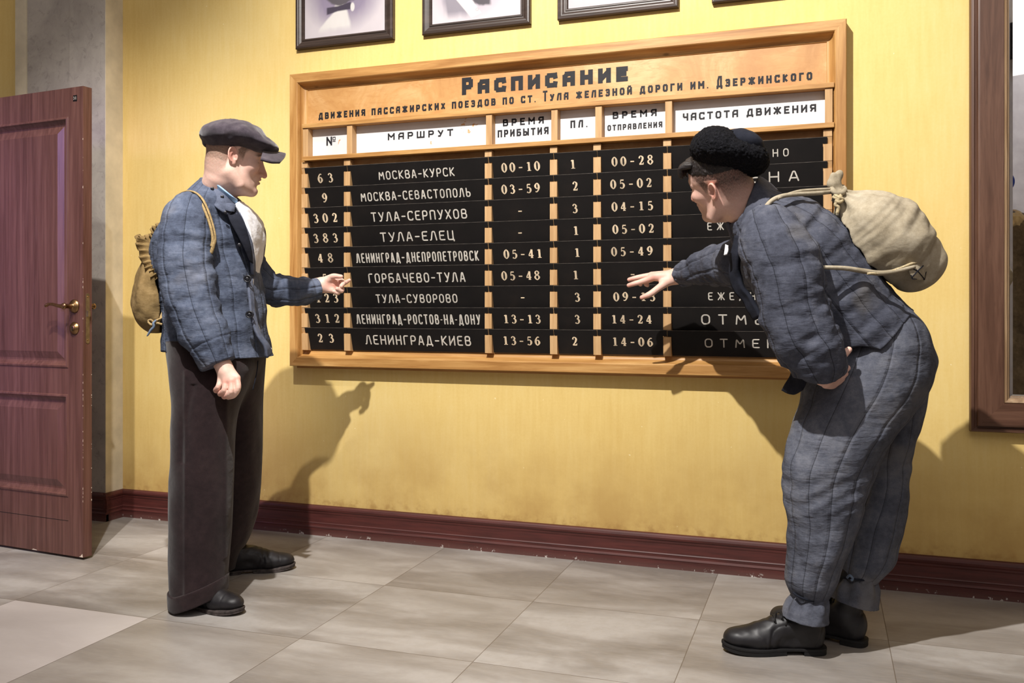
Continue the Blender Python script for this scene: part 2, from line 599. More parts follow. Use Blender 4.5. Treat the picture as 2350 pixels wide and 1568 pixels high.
class Field:
    def __init__(self): self.ops = []

    def add(self, p, k=0.0): self.ops.append(('+', p, k)); return self

    def sub(self, p, k=0.0): self.ops.append(('-', p, k)); return self

    def cut(self, fn): self.ops.append(('&', fn, 0)); return self   # intersect with fn(P) <= 0

    def disp(self, fn): self.ops.append(('d', fn, 0)); return self  # d -= fn(P)

    def ev(self, P, lo=None, hi=None, pad=0.02):
        cur = None
        for op, p, k in self.ops:
            if op in '+-' and lo is not None:
                m = k + pad
                if np.any(p.lo - m > hi) or np.any(p.hi + m < lo): continue
            if op == '+':
                v = p.fn(P); cur = v if cur is None else smin(cur, v, k)
            elif cur is None: continue
            elif op == '-': cur = smax(cur, -p.fn(P), k)
            elif op == '&': cur = np.maximum(cur, p(P))
            else: cur = cur - p(P)
        return cur

    def mesh(self, h, name='part', B=20):
        """surface nets over the blocks the surface runs through -> (verts in camera frame, quads)"""
        h = h / QUAL
        prims = [p for op, p, k in self.ops if op == '+']
        lo = np.min([p.lo for p in prims], 0) - 3 * h - 0.01; hi = np.max([p.hi for p in prims], 0) + 3 * h + 0.01
        nb = np.ceil((hi - lo) / (h * B)).astype(int)
        N = nb * B + 1
        ii = np.stack(np.meshgrid(*[np.arange(n) for n in nb], indexing='ij'), -1).reshape(-1, 3)
        cen = lo + (ii + 0.5) * h * B
        half = h * B * 0.866
        near = np.zeros(len(ii), bool)
        for op, p, k in self.ops:
            if op == '+':
                g = np.maximum(np.maximum(p.lo - cen, cen - p.hi), 0)
                near |= (np.linalg.norm(g, axis=1) < half + k)
        ii, cen = ii[near], cen[near]
        d0 = np.concatenate([self.ev(c) for c in np.array_split(cen, max(1, len(cen) // 8000))])
        act = ii[np.abs(d0) < half * 1.7 + 0.02]
        g = np.arange(B + 1)
        gx, gy, gz = np.meshgrid(g, g, g, indexing='ij')
        G = np.stack([gx, gy, gz], -1).reshape(-1, 3)
        S1, S2 = int(N[1] * N[2]), int(N[2])
        ids, pos, quads = [], [], []
        corner = [(a, b, c) for a in (0, 1) for b in (0, 1) for c in (0, 1)]
        edges = [(i, j) for i in range(8) for j in range(i + 1, 8) if sum(abs(corner[i][q] - corner[j][q]) for q in range(3)) == 1]
        for b in act:
            base = b * B
            P = (lo + (base + G) * h).astype(np.float64)
            v = self.ev(P, P[0], P[-1])
            if v is None or v.min() > 0 or v.max() < 0: continue
            V = v.reshape(B + 1, B + 1, B + 1); neg = V < 0
            cs = [V[a:B + a, c:B + c, e:B + e] for a, c, e in corner]
            sn = sum((x < 0).astype(np.int8) for x in cs)
            I = np.argwhere((sn > 0) & (sn < 8))
            if len(I):
                cv = np.stack([x[I[:, 0], I[:, 1], I[:, 2]] for x in cs], 1)
                acc = np.zeros((len(I), 3)); cnt = np.zeros(len(I))
                for i, j in edges:
                    m = (cv[:, i] < 0) != (cv[:, j] < 0)
                    t = cv[m, i] / (cv[m, i] - cv[m, j])
                    ci, cj = np.array(corner[i], float), np.array(corner[j], float)
                    acc[m] += ci + t[:, None] * (cj - ci); cnt[m] += 1
                gi = base + I
                ids.append(gi[:, 0] * S1 + gi[:, 1] * S2 + gi[:, 2])
                pos.append(lo + (gi + acc / cnt[:, None]) * h)
            for ax in range(3):
                sl0 = [slice(0, B)] * 3; sl1 = [slice(0, B)] * 3; sl1[ax] = slice(1, B + 1)
                n0, n1 = neg[tuple(sl0)], neg[tuple(sl1)]
                E = np.argwhere(n0 != n1)
                if not len(E): continue
                fl = n0[E[:, 0], E[:, 1], E[:, 2]]
                ge = base + E
                u, w = (ax + 1) % 3, (ax + 2) % 3
                st = [S1, S2, 1]
                k = ge[:, 0] * S1 + ge[:, 1] * S2 + ge[:, 2]
                ok = (ge[:, u] > 0) & (ge[:, w] > 0)
                q = np.stack([k - st[u] - st[w], k - st[w], k, k - st[u]], 1)[ok]
                q[~fl[ok]] = q[~fl[ok]][:, ::-1]
                quads.append(q)
        ids = np.concatenate(ids); pos = np.concatenate(pos); quads = np.concatenate(quads)
        o = np.argsort(ids); ids, pos = ids[o], pos[o]
        qi = np.searchsorted(ids, quads); qi = np.minimum(qi, len(ids) - 1)
        good = (ids[qi] == quads).all(1)
        return pos, qi[good]


def relax(pos, quads, it=1, w=0.5):
    """light smoothing of the grid's steps"""
    for _ in range(it):
        n = len(pos)
        at = quads.ravel(); nb = np.concatenate([np.roll(quads, -1, 1).ravel(), np.roll(quads, 1, 1).ravel()]); at = np.concatenate([at, at])
        cnt = np.bincount(at, minlength=n)
        acc = np.stack([np.bincount(at, pos[nb, k], minlength=n) for k in range(3)], 1)
        pos = pos * (1 - w) + w * acc / np.maximum(cnt, 1)[:, None]
    return pos


def field_object(name, field, h, mats, parent=None, attrs=None, colors=None, origin=None, smooth=1, keep_big=True):
    pos, quads = field.mesh(h, name)
    if keep_big:   # drop stray specks of the field
        lab = np.arange(len(pos))
        flat = quads.ravel(); od = np.argsort(flat, kind='stable'); sf = flat[od]
        st = np.flatnonzero(np.r_[True, sf[1:] != sf[:-1]]); vid = sf[st]
        for _ in range(400):
            m = np.repeat(lab[quads].min(1), 4)[od]
            new = lab.copy(); new[vid] = np.minimum(new[vid], np.minimum.reduceat(m, st))
            new = new[new]
            if (new == lab).all(): break
            lab = new
        u, cnt = np.unique(lab, return_counts=True)
        big = u[cnt >= (cnt.max() if keep_big == 'one' else max(60, cnt.max() * 0.004))]
        kv = np.isin(lab, big)
        idx = np.cumsum(kv) - 1
        quads = idx[quads[kv[quads].all(1)]]; pos = pos[kv]
    pos = relax(pos, quads, smooth, 0.5) if smooth else pos
    W = np.stack([pos[:, 0] * _c - pos[:, 1] * _s, pos[:, 0] * _s + pos[:, 1] * _c - CD, pos[:, 2]], 1)
    o3 = np.array(origin if origin is not None else (0, 0, 0), float)
    me = bpy.data.meshes.new(name)
    me.vertices.add(len(W)); me.vertices.foreach_set('co', (W - o3).astype(np.float32).ravel())
    me.loops.add(quads.size); me.loops.foreach_set('vertex_index', quads.astype(np.int32).ravel())
    me.polygons.add(len(quads))
    me.polygons.foreach_set('loop_start', np.arange(0, quads.size, 4, dtype=np.int32))
    me.polygons.foreach_set('use_smooth', np.ones(len(quads), bool))
    me.update(calc_edges=True)
    for k, fn in (attrs or {}).items():
        a = me.attributes.new(k, 'FLOAT', 'POINT'); a.data.foreach_set('value', np.asarray(fn(pos), np.float32))
    if colors is not None:
        a = me.attributes.new('tint', 'FLOAT_COLOR', 'POINT')
        c = np.ones((len(pos), 4), np.float32); c[:, :3] = colors(pos); a.data.foreach_set('color', c.ravel())
    return link_mesh(name, me, mats, parent, tuple(o3))


def nearest_stitch(parts):
    """stitch coordinate of whichever padded part the vertex lies on"""
    def fn(P):
        best = np.full(len(P), 1e9); out = np.full(len(P), 1.0)
        for p in parts:
            d = np.abs(p.fn(P)); s = p.stitch(P)
            m = d < best
            best[m], out[m] = d[m], s[m]
        return out
    return fn


def sheet(name, grid, thick, mats, parent=None, nu=6, nv=6, mi=None, wav=0.0, seed=0):
    """thick sheet through a grid of (px, py, depth) control points"""
    g = np.array([[C(*p) for p in row] for row in grid])
    g = np.array([catmull(r, nu) for r in g])
    g = np.array([catmull(g[:, j], nv) for j in range(g.shape[1])]).transpose(1, 0, 2)
    R, K = g.shape[:2]
    du = np.gradient(g, axis=1); dv = np.gradient(g, axis=0)
    n = np.cross(du, dv); n /= np.linalg.norm(n, axis=2)[:, :, None] + 1e-12
    if wav:
        flat = g.reshape(-1, 3)
        w = (vnoise(flat + seed, (30, 30, 30)) * wav).reshape(R, K)
        g = g + n * w[:, :, None]
    top, bot = g + n * thick / 2, g - n * thick / 2
    vs = [toworld(*p) for p in top.reshape(-1, 3)] + [toworld(*p) for p in bot.reshape(-1, 3)]
    fs = []
    o = R * K
    for i in range(R - 1):
        for j in range(K - 1):
            a, b, c, d = i * K + j, i * K + j + 1, (i + 1) * K + j + 1, (i + 1) * K + j
            fs.append((a, b, c, d)); fs.append((o + d, o + c, o + b, o + a))
    ring = [j for j in range(K)] + [i * K + K - 1 for i in range(1, R)] + [(R - 1) * K + j for j in range(K - 2, -1, -1)] + [i * K for i in range(R - 2, 0, -1)]
    for a, b in zip(ring, ring[1:] + ring[:1]): fs.append((a, o + a, o + b, b))
    mb = MB(); mb.add(vs, fs, 0, True)
    return mb.build(name, mats, parent)


def cord(name, pts, rad, mat, parent=None, n=6, sides=8, flat=1.0, closed=False):
    """tube through (px, py, depth) points"""
    p = catmull([C(*q) for q in pts], n, closed)
    r = rad
    if isinstance(rad, (list, tuple)):
        r = np.interp(np.linspace(0, len(rad) - 1, len(p)), np.arange(len(rad)), rad)
    mb = MB(); mb.tube([toworld(*q) for q in p], r, sides, flat=flat, closed=closed)
    return mb.build(name, mat, parent)


def ruffle(name, outer, inner, waves, amp, thick, mat, parent):
    """gathered frill between two (px, py, depth) curves"""
    n = waves * 6
    o = catmull([C(*p) for p in outer], 12); i = catmull([C(*p) for p in inner], 12)
    t = np.linspace(0, 1, n)
    rs = lambda q: np.stack([np.interp(t, np.linspace(0, 1, len(q)), q[:, k]) for k in range(3)], 1)
    o, i = rs(o), rs(i)
    tang = np.gradient(o, axis=0); tang /= np.linalg.norm(tang, axis=1)[:, None]
    acr = i - o; nrm = np.cross(tang, acr); nrm /= np.linalg.norm(nrm, axis=1)[:, None]
    rows = []
    for k, f_ in enumerate((0, .2, .45, .7, 1.0)):
        a = amp * (1 - f_) ** .8
        ph = 2 * math.pi * waves * t + .8 * np.sin(9 * t)
        rows.append(o + acr * f_ + nrm * (a * np.sin(ph))[:, None] + tang * (a * .15 * np.cos(ph))[:, None] + acr * (.10 * (1 - f_) * np.sin(ph * .5 + 1))[:, None])
    K = n; vs = []; fs = []
    for sg in (.5, -.5):
        for r in rows: vs += [toworld(*(p + q * thick * sg)) for p, q in zip(r, nrm)]
    R = len(rows); N = R * K
    for a in range(R - 1):
        for b_ in range(K - 1):
            q = (a * K + b_, a * K + b_ + 1, (a + 1) * K + b_ + 1, (a + 1) * K + b_)
            fs.append(q); fs.append(tuple(N + x for x in q[::-1]))
    for b_ in range(K - 1):
        fs.append((b_, N + b_, N + b_ + 1, b_ + 1)); x = (R - 1) * K + b_; fs.append((x, x + 1, N + x + 1, N + x))
    mb = MB(); mb.add(vs, fs, 0, True)
    return mb.build(name, mat, parent)
# ------------------------------------------------------------------ setting materials
def mat_wall():
    m = NT('yellow_wall_paint', 0.82)
    v = m.coord('Object')
    a = m.noise(v, 1.3, 5, 0.6); b = m.noise(m.coord('Object', (26, 26, 2.2)), 2.0, 4, 0.6); c = m.noise(v, 90, 2)
    f = m.math('ADD', m.math('MULTIPLY', a, 0.55), m.math('ADD', m.math('MULTIPLY', b, 0.3), m.math('MULTIPLY', c, 0.15)))
    col = m.ramp(f, [(0.32, (211, 179, 106)), (0.5, (220, 192, 122)), (0.68, (225, 201, 138))])
    # scuffed dirt above the skirting, with the light's falloff also painted in
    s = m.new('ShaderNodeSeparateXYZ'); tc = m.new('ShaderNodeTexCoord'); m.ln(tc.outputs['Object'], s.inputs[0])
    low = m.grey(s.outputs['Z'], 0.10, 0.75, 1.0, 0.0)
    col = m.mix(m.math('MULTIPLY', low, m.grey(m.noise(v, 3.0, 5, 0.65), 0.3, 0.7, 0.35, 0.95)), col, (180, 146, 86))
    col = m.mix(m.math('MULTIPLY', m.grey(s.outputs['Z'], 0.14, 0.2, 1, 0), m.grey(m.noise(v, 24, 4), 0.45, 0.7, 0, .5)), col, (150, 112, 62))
    sp = m.grey(m.noise(v, 60, 1, 0.3), 0.80, 0.83)
    col = m.mix(m.math('MULTIPLY', sp, 0.7), col, (236, 222, 176))
    m.base(col); m.bump(m.math('ADD', b, c), 0.10, 0.002)
    m.b.inputs['Specular IOR Level'].default_value = 0.25
    return m.m


def mat_stone():
    m = NT('grey_marbled_plaster', 0.8)
    v = m.coord('Object')
    a = m.noise(v, 3.2, 6, 0.65, 0.6); b = m.noise(v, 26, 6, 0.7, 0.8)
    col = m.ramp(a, [(0.3, (150, 143, 137)), (0.5, (170, 163, 155)), (0.7, (184, 177, 168))])
    col = m.mix(m.grey(b, 0.52, 0.68, 0, 0.38), col, (112, 106, 101))
    m.base(col); m.bump(b, 0.2, 0.002)
    return m.m


TILE, TPH = 0.600, 0.0108


def mat_floor():
    m = NT('beige_floor_tiles', 0.42)
    tc = m.new('ShaderNodeTexCoord')
    mp = m.new('ShaderNodeMapping'); mp.vector_type = 'TEXTURE'
    mp.inputs['Location'].default_value = (-0.438, -0.593, 0)
    mp.inputs['Rotation'].default_value = (0, 0, TPH)
    mp.inputs['Scale'].default_value = (TILE, TILE, 1)
    m.ln(tc.outputs['Object'], mp.inputs['Vector'])
    fl = m.new('ShaderNodeVectorMath', operation='FLOOR'); m.ln(mp.outputs[0], fl.inputs[0])
    fr = m.new('ShaderNodeVectorMath', operation='FRACTION'); m.ln(mp.outputs[0], fr.inputs[0])
    wn = m.new('ShaderNodeTexWhiteNoise', noise_dimensions='3D'); m.ln(fl.outputs[0], wn.inputs['Vector'])
    off = m.new('ShaderNodeVectorMath', operation='SCALE'); m.ln(wn.outputs['Color'], off.inputs[0]); off.inputs['Scale'].default_value = 40.0
    ad = m.new('ShaderNodeVectorMath', operation='ADD'); m.ln(mp.outputs[0], ad.inputs[0]); m.ln(off.outputs[0], ad.inputs[1])
    st = m.new('ShaderNodeMapping'); st.inputs['Scale'].default_value = (0.55, 1.5, 1); m.ln(ad.outputs[0], st.inputs['Vector'])
    a = m.noise(st.outputs[0], 1.9, 4, 0.55, 0.4); b = m.noise(ad.outputs[0], 16, 5, 0.7)
    st2 = m.new('ShaderNodeMapping'); st2.inputs['Scale'].default_value = (6, 40, 1); m.ln(ad.outputs[0], st2.inputs['Vector'])
    g = m.noise(st2.outputs[0], 2.5, 3, 0.6)
    col = m.ramp(a, [(0.36, (112, 106, 101)), (0.5, (137, 132, 128)), (0.64, (164, 160, 157))])
    col = m.mix(m.grey(b, 0.35, 0.7, 0, 0.25), col, (128, 118, 106))
    col = m.mix(m.grey(g, 0.4, 0.7, 0, 0.16), col, (176, 166, 156))
    col = m.mix(m.math('MULTIPLY', wn.outputs['Value'], 0.34), col, (174, 166, 158))
    # the palest tile lies by the door
    sx = m.new('ShaderNodeSeparateXYZ'); m.ln(fl.outputs[0], sx.inputs[0])
    hit = m.math('MULTIPLY', m.math('COMPARE', sx.outputs['X'], -4.0), m.math('COMPARE', sx.outputs['Y'], -2.0))
    for nd in m.n:
        if nd.type == 'MATH' and nd.operation == 'COMPARE': nd.inputs[2].default_value = 0.25
    col = m.mix(m.math('MULTIPLY', hit, 0.6), col, (206, 198, 196))
    sf = m.new('ShaderNodeSeparateXYZ'); m.ln(fr.outputs[0], sf.inputs[0])
    ex = m.math('MINIMUM', sf.outputs['X'], m.math('SUBTRACT', 1.0, sf.outputs['X']))
    ey = m.math('MINIMUM', sf.outputs['Y'], m.math('SUBTRACT', 1.0, sf.outputs['Y']))
    e = m.math('MINIMUM', ex, ey)
    gr = m.grey(e, 0.0013, 0.0028, 1, 0)
    col = m.mix(m.math('MULTIPLY', gr, 0.75), col, (84, 70, 56))
    m.base(col)
    n = m.bump(m.math('ADD', m.math('MULTIPLY', b, 0.15), m.grey(e, 0.0, 0.005)), 0.25, 0.0015)
    m.b.inputs['Specular IOR Level'].default_value = 0.32
    return m.m


def mat_skirting():
    m = NT('oxblood_skirting_paint', 0.55)
    v = m.coord('Object')
    a = m.noise(m.coord('Object', (2, 30, 30)), 3, 5, 0.6)
    col = m.ramp(a, [(0.3, (62, 26, 23)), (0.6, (82, 36, 32)), (0.8, (92, 44, 39))])
    s = m.new('ShaderNodeSeparateXYZ'); tc = m.new('ShaderNodeTexCoord'); m.ln(tc.outputs['Object'], s.inputs[0])
    low = m.grey(s.outputs['Z'], 0.0, 0.035, 1, 0)
    col = m.mix(m.math('MULTIPLY', low, 0.45), col, (104, 76, 70))
    chip = m.math('MULTIPLY', m.grey(s.outputs['Z'], 0.006, 0.02, 1, 0), m.grey(m.noise(v, 38, 4, 0.7), 0.60, 0.64))
    col = m.mix(chip, col, (190, 182, 176))
    m.base(col); m.bump(a, 0.08, 0.001)
    return m.m


M = {}
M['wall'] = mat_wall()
M['stone'] = mat_stone()
M['floor'] = mat_floor()
M['skirting'] = mat_skirting()
M['cream'] = plain('pale_plaster_margin', (205, 194, 170), 0.8, 0.2, var=0.07, scale=8)
M['ceiling'] = plain('white_ceiling', (236, 232, 230), 0.9, 0.1, var=0.03, scale=4)
M['rear'] = plain('pale_grey_rear_wall', (188, 184, 186), 0.85, 0.2, var=0.06, scale=5)
M['beam'] = plain('black_beam_paint', (24, 24, 28), 0.6, 0.3)


def door_mat():
    m = NT('brown_door_lacquer', 0.34)
    a = m.noise(m.coord('Object', (22, 22, 0.8)), 2.4, 6, 0.62, 0.3)
    b = m.noise(m.coord('Object', (60, 60, 2.5)), 3, 3, 0.6)
    col = m.ramp(a, [(0.3, (74, 44, 37)), (0.5, (93, 60, 52)), (0.72, (112, 77, 67))])
    col = m.mix(m.grey(b, 0.45, 0.75, 0, 0.3), col, (112, 80, 76))
    m.base(col); m.bump(m.math('ADD', a, b), 0.12, 0.0015)
    m.b.inputs['Specular IOR Level'].default_value = 0.55
    return m.m


M['door'] = door_mat()
M['chip'] = plain('bare_wood_chip', (214, 196, 178), 0.8)
M['brass'] = plain('aged_brass', (150, 118, 82), 0.3, 0.5, metal=1.0, var=0.15, scale=60)
M['steel'] = plain('worn_steel_plate', (168, 156, 138), 0.38, 0.5, metal=1.0, var=0.12, scale=50)
M['dark_hole'] = plain('dark_hole', (20, 16, 14), 0.9)
M['pine_x'] = wood('stained_pine_along', (146, 99, 48), (180, 134, 77), (205, 163, 104), 'x')
M['pine_z'] = wood('stained_pine_upright', (144, 97, 46), (178, 132, 75), (203, 161, 102), 'z')
M['post'] = wood('plain_pine_posts', (164, 124, 80), (188, 150, 104), (204, 168, 122), 'z', knots=False, rough=0.6)


def plywood():
    m = NT('stained_plywood', 0.5)
    v = m.coord('Object', (1, 1, 1.5))
    a = m.noise(v, 3.0, 6, 0.65, 1.0); b = m.noise(m.coord('Object', (3, 3, 12)), 3.5, 5, 0.6, 2.0)
    col = m.ramp(a, [(0.3, (164, 113, 60)), (0.5, (187, 139, 82)), (0.68, (206, 166, 114))])
    col = m.mix(m.grey(b, 0.5, 0.62, 0, 0.3), col, (170, 116, 62))
    m.base(col)
    return m.m


M['ply'] = plywood()


def plate_black():
    m = NT('matt_black_plate_paint', 0.62)
    v = m.coord('Object')
    a = m.noise(v, 9, 4); b = m.noise(v, 160, 2)
    col = m.ramp(a, [(0.3, (17, 15, 15)), (0.65, (24, 21, 20)), (0.9, (36, 29, 25))])
    m.base(col); m.bump(b, 0.08, 0.0006)
    m.b.inputs['Specular IOR Level'].default_value = 0.2
    return m.m


M['black'] = plate_black()


def header_white():
    m = NT('chipped_white_panel_paint', 0.6)
    v = m.coord('Object')
    a = m.noise(v, 6, 4)
    col = m.ramp(a, [(0.3, (208, 205, 204)), (0.7, (224, 222, 222))])
    chip = m.math('MULTIPLY', m.grey(m.noise(v, 17, 6, 0.62, 0.6), 0.655, 0.675), m.grey(m.noise(v, 4.1, 2), 0.50, 0.56))
    col = m.mix(chip, col, (198, 150, 96))
    m.base(col)
    return m.m


M['white'] = header_white()
M['lit_worn_edge'] = plain('lit_rubbed_plate_edge', (104, 98, 92), 0.6, 0.3, var=0.35, scale=24)
M['ink'] = plain('dark_sign_paint', (26, 25, 30), 0.6, 0.3)
M['chalk'] = plain('off_white_lettering_paint', (196, 190, 180), 0.7, 0.2, var=0.08, scale=40)
M['gilt'] = plain('cream_numeral_paint', (206, 186, 158), 0.6, 0.3, var=0.14, scale=14)
M['frame'] = wood('dark_frame_wood', (40, 30, 26), (56, 44, 38), (72, 58, 52), 'x', knots=False, rough=0.4, gloss=0.5)
M['mirror_frame_z'] = wood('brown_mirror_wood', (66, 42, 30), (88, 60, 46), (106, 76, 60), 'z', rough=0.42)
M['mirror_frame_x'] = wood('brown_mirror_wood_cross', (66, 42, 30), (88, 60, 46), (106, 76, 60), 'x', rough=0.42)
M['slip'] = wood('pale_mirror_slip', (110, 84, 60), (150, 122, 92), (176, 150, 118), 'z', knots=False, rough=0.35)
_mm = NT('mirror_silver', 0.015); _mm.base((226, 226, 226)); _mm.set(Metallic=1.0); M['mirror'] = _mm.m


def struct(o, label=None):
    o['kind'] = 'structure'
    if label: o['label'] = label
    return o


# ------------------------------------------------------------------ the room
H_C = 6.8
b = MB(); b.box(-4.8, 4.2, -8.2, 0.2, -0.12, 0.0)
struct(b.build('floor', M['floor']))
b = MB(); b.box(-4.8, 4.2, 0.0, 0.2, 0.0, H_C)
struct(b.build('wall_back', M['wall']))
b = MB(); b.box(-4.8, -4.6, -8.2, 0.0, 0.0, H_C)
struct(b.build('wall_left', M['rear']))
b = MB(); b.box(4.0, 4.2, -8.2, 0.0, 0.0, H_C)
struct(b.build('wall_right', M['rear']))
b = MB(); b.box(-4.6, 4.0, -8.2, -8.0, 0.0, H_C)
struct(b.build('wall_rear', M['rear']))
b = MB(); b.box(-4.8, 4.2, -8.2, 0.2, H_C, H_C + 0.15)
struct(b.build('ceiling', M['ceiling']))
b = MB(); b.box(-4.6, 4.0, -8.0, -7.75, 4.05, 4.42)
struct(b.build('trim_1', M['beam']))
b = MB(); b.box(-4.6, 4.0, -8.0, -7.97, 4.42, H_C)
struct(b.build('trim_2', M['ceiling']))

# pilaster beside the door: marbled face, pale margins, pale return
PX0, PX1, PY = -4.07, -3.468, -0.105
b = MB(); b.box(PX0, PX1, PY, 0.0, 0.0, H_C, 0)
b.box(PX0 - 0.0, PX0 + 0.075, PY - 0.008, PY, 0.0, H_C, 1)
b.box(-3.70, PX1, PY - 0.012, PY, 0.0, H_C, 0)
b.box(PX1, PX1 + 0.004, PY - 0.012, 0.0, 0.0, H_C, 1)
struct(b.build('trim_3', [M['stone'], M['cream']]))


def skirt_profile():
    """(out from wall, height)"""
    return [(0, 0), (0.018, 0), (0.018, 0.034), (0.020, 0.038), (0.018, 0.043), (0.0145, 0.046), (0.0145, 0.055), (0.016, 0.058), (0.013, 0.062),
            (0.0125, 0.10), (0.0145, 0.106), (0.0145, 0.112), (0.018, 0.118), (0.0195, 0.126), (0.017, 0.134), (0.012, 0.139), (0.0, 0.141)]


b = MB(); b.prism(skirt_profile(), lambda o, h, t: (t, -o, h), 0, False, PX1 + 0.004, 4.0)
struct(b.build('baseboard_back', M['skirting'], fix=True))
b = MB(); b.prism(skirt_profile(), lambda o, h, t: (t, PY - 0.012 - o, h), 0, False, PX0, PX1 + 0.022)
b.prism(skirt_profile(), lambda o, h, t: (PX1 + 0.004 + o, t, h), 0, False, PY - 0.028, 0.0)
struct(b.build('baseboard_left', M['skirting']))
b = MB(); b.prism(skirt_profile(), lambda o, h, t: (t, -o, h), 0, False, -4.6, PX0)
struct(b.build('baseboard_far', M['skirting']))

# ------------------------------------------------------------------ open door
DF = Vector((-3.0085, -0.7210, 0)); DU = Vector((-0.9965, 0.0838, 0)).normalized(); DW = Vector((0.0838, 0.9965, 0)).normalized()
DWID, DZ0, DZ1, DT = 0.92, 0.011, 2.016, 0.044


def dp(u, z, w=0.0):
    return DF + DU * u + DW * w + Vector((0, 0, z))


def door_leaf():
    b = MB()
    pan = [(0.088, DWID - 0.088, 0.815, 1.893), (0.088, DWID - 0.088, 0.262, 0.702)]
    for side in (0, 1):
        W = (lambda d: d) if side == 0 else (lambda d: DT - d)
        us = [0, 0.088, DWID - 0.088, DWID]; zs = [DZ0, 0.262, 0.702, 0.815, 1.893, DZ1]
        for i in range(3):
            for j in range(5):
                if i == 1 and j in (1, 3): continue
                b.add([dp(us[i], zs[j], W(0)), dp(us[i + 1], zs[j], W(0)), dp(us[i + 1], zs[j + 1], W(0)), dp(us[i], zs[j + 1], W(0))], [(0, 1, 2, 3)])
        for u0, u1, z0, z1 in pan:
            loops = [(0, 0), (0.003, -0.004), (0.010, -0.005), (0.016, 0.002), (0.024, 0.008), (0.030, 0.011), (0.038, 0.011), (0.066, 0.003), (0.069, 0.002)]
            vs, fs = [], []
            for ins, d in loops:
                vs += [dp(u0 + ins, z0 + ins, W(d)), dp(u1 - ins, z0 + ins, W(d)), dp(u1 - ins, z1 - ins, W(d)), dp(u0 + ins, z1 - ins, W(d))]
            for k in range(len(loops) - 1):
                for q in range(4):
                    q2 = (q + 1) % 4
                    fs.append((k * 4 + q, k * 4 + q2, k * 4 + 4 + q2, k * 4 + 4 + q))
            L = (len(loops) - 1) * 4
            fs.append((L, L + 1, L + 2, L + 3))
            b.add(vs, fs)
    for p, q in (((0, DZ0), (0, DZ1)), ((DWID, DZ0), (DWID, DZ1)), ((0, DZ1), (DWID, DZ1)), ((0, DZ0), (DWID, DZ0))):
        b.add([dp(p[0], p[1], 0), dp(q[0], q[1], 0), dp(q[0], q[1], DT), dp(p[0], p[1], DT)], [(0, 1, 2, 3)])
    # joint line of the bottom rail and stile joints
    for z in (0.158,):
        b.add([dp(0.088, z, -0.0004), dp(DWID - 0.09, z, -0.0004), dp(DWID - 0.09, z + 0.0025, -0.0004), dp(0.088, z + 0.0025, -0.0004)], [(0, 1, 2, 3)], 2)
    rnd = random.Random(4)
    for k in range(34):   # chipped arris
        z = rnd.choice([rnd.uniform(0.05, 1.0), rnd.uniform(0.2, 1.98)]); h = rnd.uniform(0.002, 0.012); w = rnd.uniform(0.001, 0.003)
        b.add([dp(-0.0004, z, -0.0006), dp(w, z + h * 0.3, -0.0006), dp(w * 0.6, z + h, -0.0006), dp(-0.0004, z + h * 1.1, -0.0006)], [(0, 1, 2, 3)], 1)
        if k % 3 == 0:
            b.add([dp(-0.0006, z, DT - 0.003), dp(-0.0006, z + h * 0.5, DT - 0.003), dp(-0.0006, z + h * 0.5, DT), dp(-0.0006, z, DT)], [(0, 1, 2, 3)], 1)
    b.add([dp(0.001, DZ0 + .001, -0.0006), dp(0.024, DZ0 + .001, -0.0006), dp(0.016, DZ0 + .005, -0.0006), dp(0.004, DZ0 + 0.016, -0.0006)], [(0, 1, 2, 3)], 1)
    b.add([dp(0.28, DZ0 + .001, -0.0006), dp(0.315, DZ0 + .001, -0.0006), dp(0.305, DZ0 + .006, -0.0006), dp(0.285, DZ0 + 0.004, -0.0006)], [(0, 1, 2, 3)], 1)
    return b.build('door_1', [M['door'], M['chip'], M['dark_hole']], origin=(DF.x, DF.y, 0))


door = struct(door_leaf(), 'brown panelled door standing open')


def handle_set(side):
    w0, sg = (0.0, -1) if side == 0 else (DT, 1)
    n = DW * sg
    c = dp(0.052, 1.080, w0)
    b = MB()
    b.lathe([(0.029, 0.0), (0.029, 0.003), (0.026, 0.005), (0.025, 0.008), (0.020, 0.009), (0.019, 0.012), (0.012, 0.013), (0.010, 0.02), (0.009, 0.046), (0.013, 0.05), (0.013, 0.056), (0.006, 0.06)], c, n, 28)
    p = [(0.052, 1.080, 0.05), (0.072, 1.080, 0.052), (0.095, 1.083, 0.053), (0.120, 1.088, 0.053), (0.145, 1.0875, 0.054), (0.160, 1.080, 0.056)]
    pts = catmull([dp(u, z, w0 + sg * w) for u, z, w in p], 6)
    r = np.interp(np.linspace(0, 1, len(pts)), [0, .15, .3, .75, .92, 1], [.010, .009, .0075, .0062, .0075, .005])
    b.tube(pts, r, 12)
    h = b.build('door_handle', M['brass'], door)
    b = MB()
    c2 = dp(0.050, 0.986, w0)
    b.lathe([(0.027, 0.0), (0.027, 0.003), (0.024, 0.005), (0.023, 0.008), (0.017, 0.010), (0.016, 0.013), (0.004, 0.0135)], c2, n, 28)
    b.box(0, 0, 0, 0, 0, 0)
    k = b.build('keyhole_rosette', M['brass'], door)
    b = MB()
    q = c2 + n * 0.0138
    vs = [q + DU * (0.004 * math.cos(a)) + Vector((0, 0, 0.004 + 0.004 * math.sin(a))) for a in np.linspace(0, 2 * math.pi, 12, endpoint=False)]
    b.add(vs, [list(range(12))])
    b.add([q + DU * -0.0022 + Vector((0, 0, 0.002)), q + DU * 0.0022 + Vector((0, 0, 0.002)), q + DU * 0.003 + Vector((0, 0, -0.010)), q + DU * -0.003 + Vector((0, 0, -0.010))], [(0, 1, 2, 3)])
    b.build('keyhole', M['dark_hole'], k)


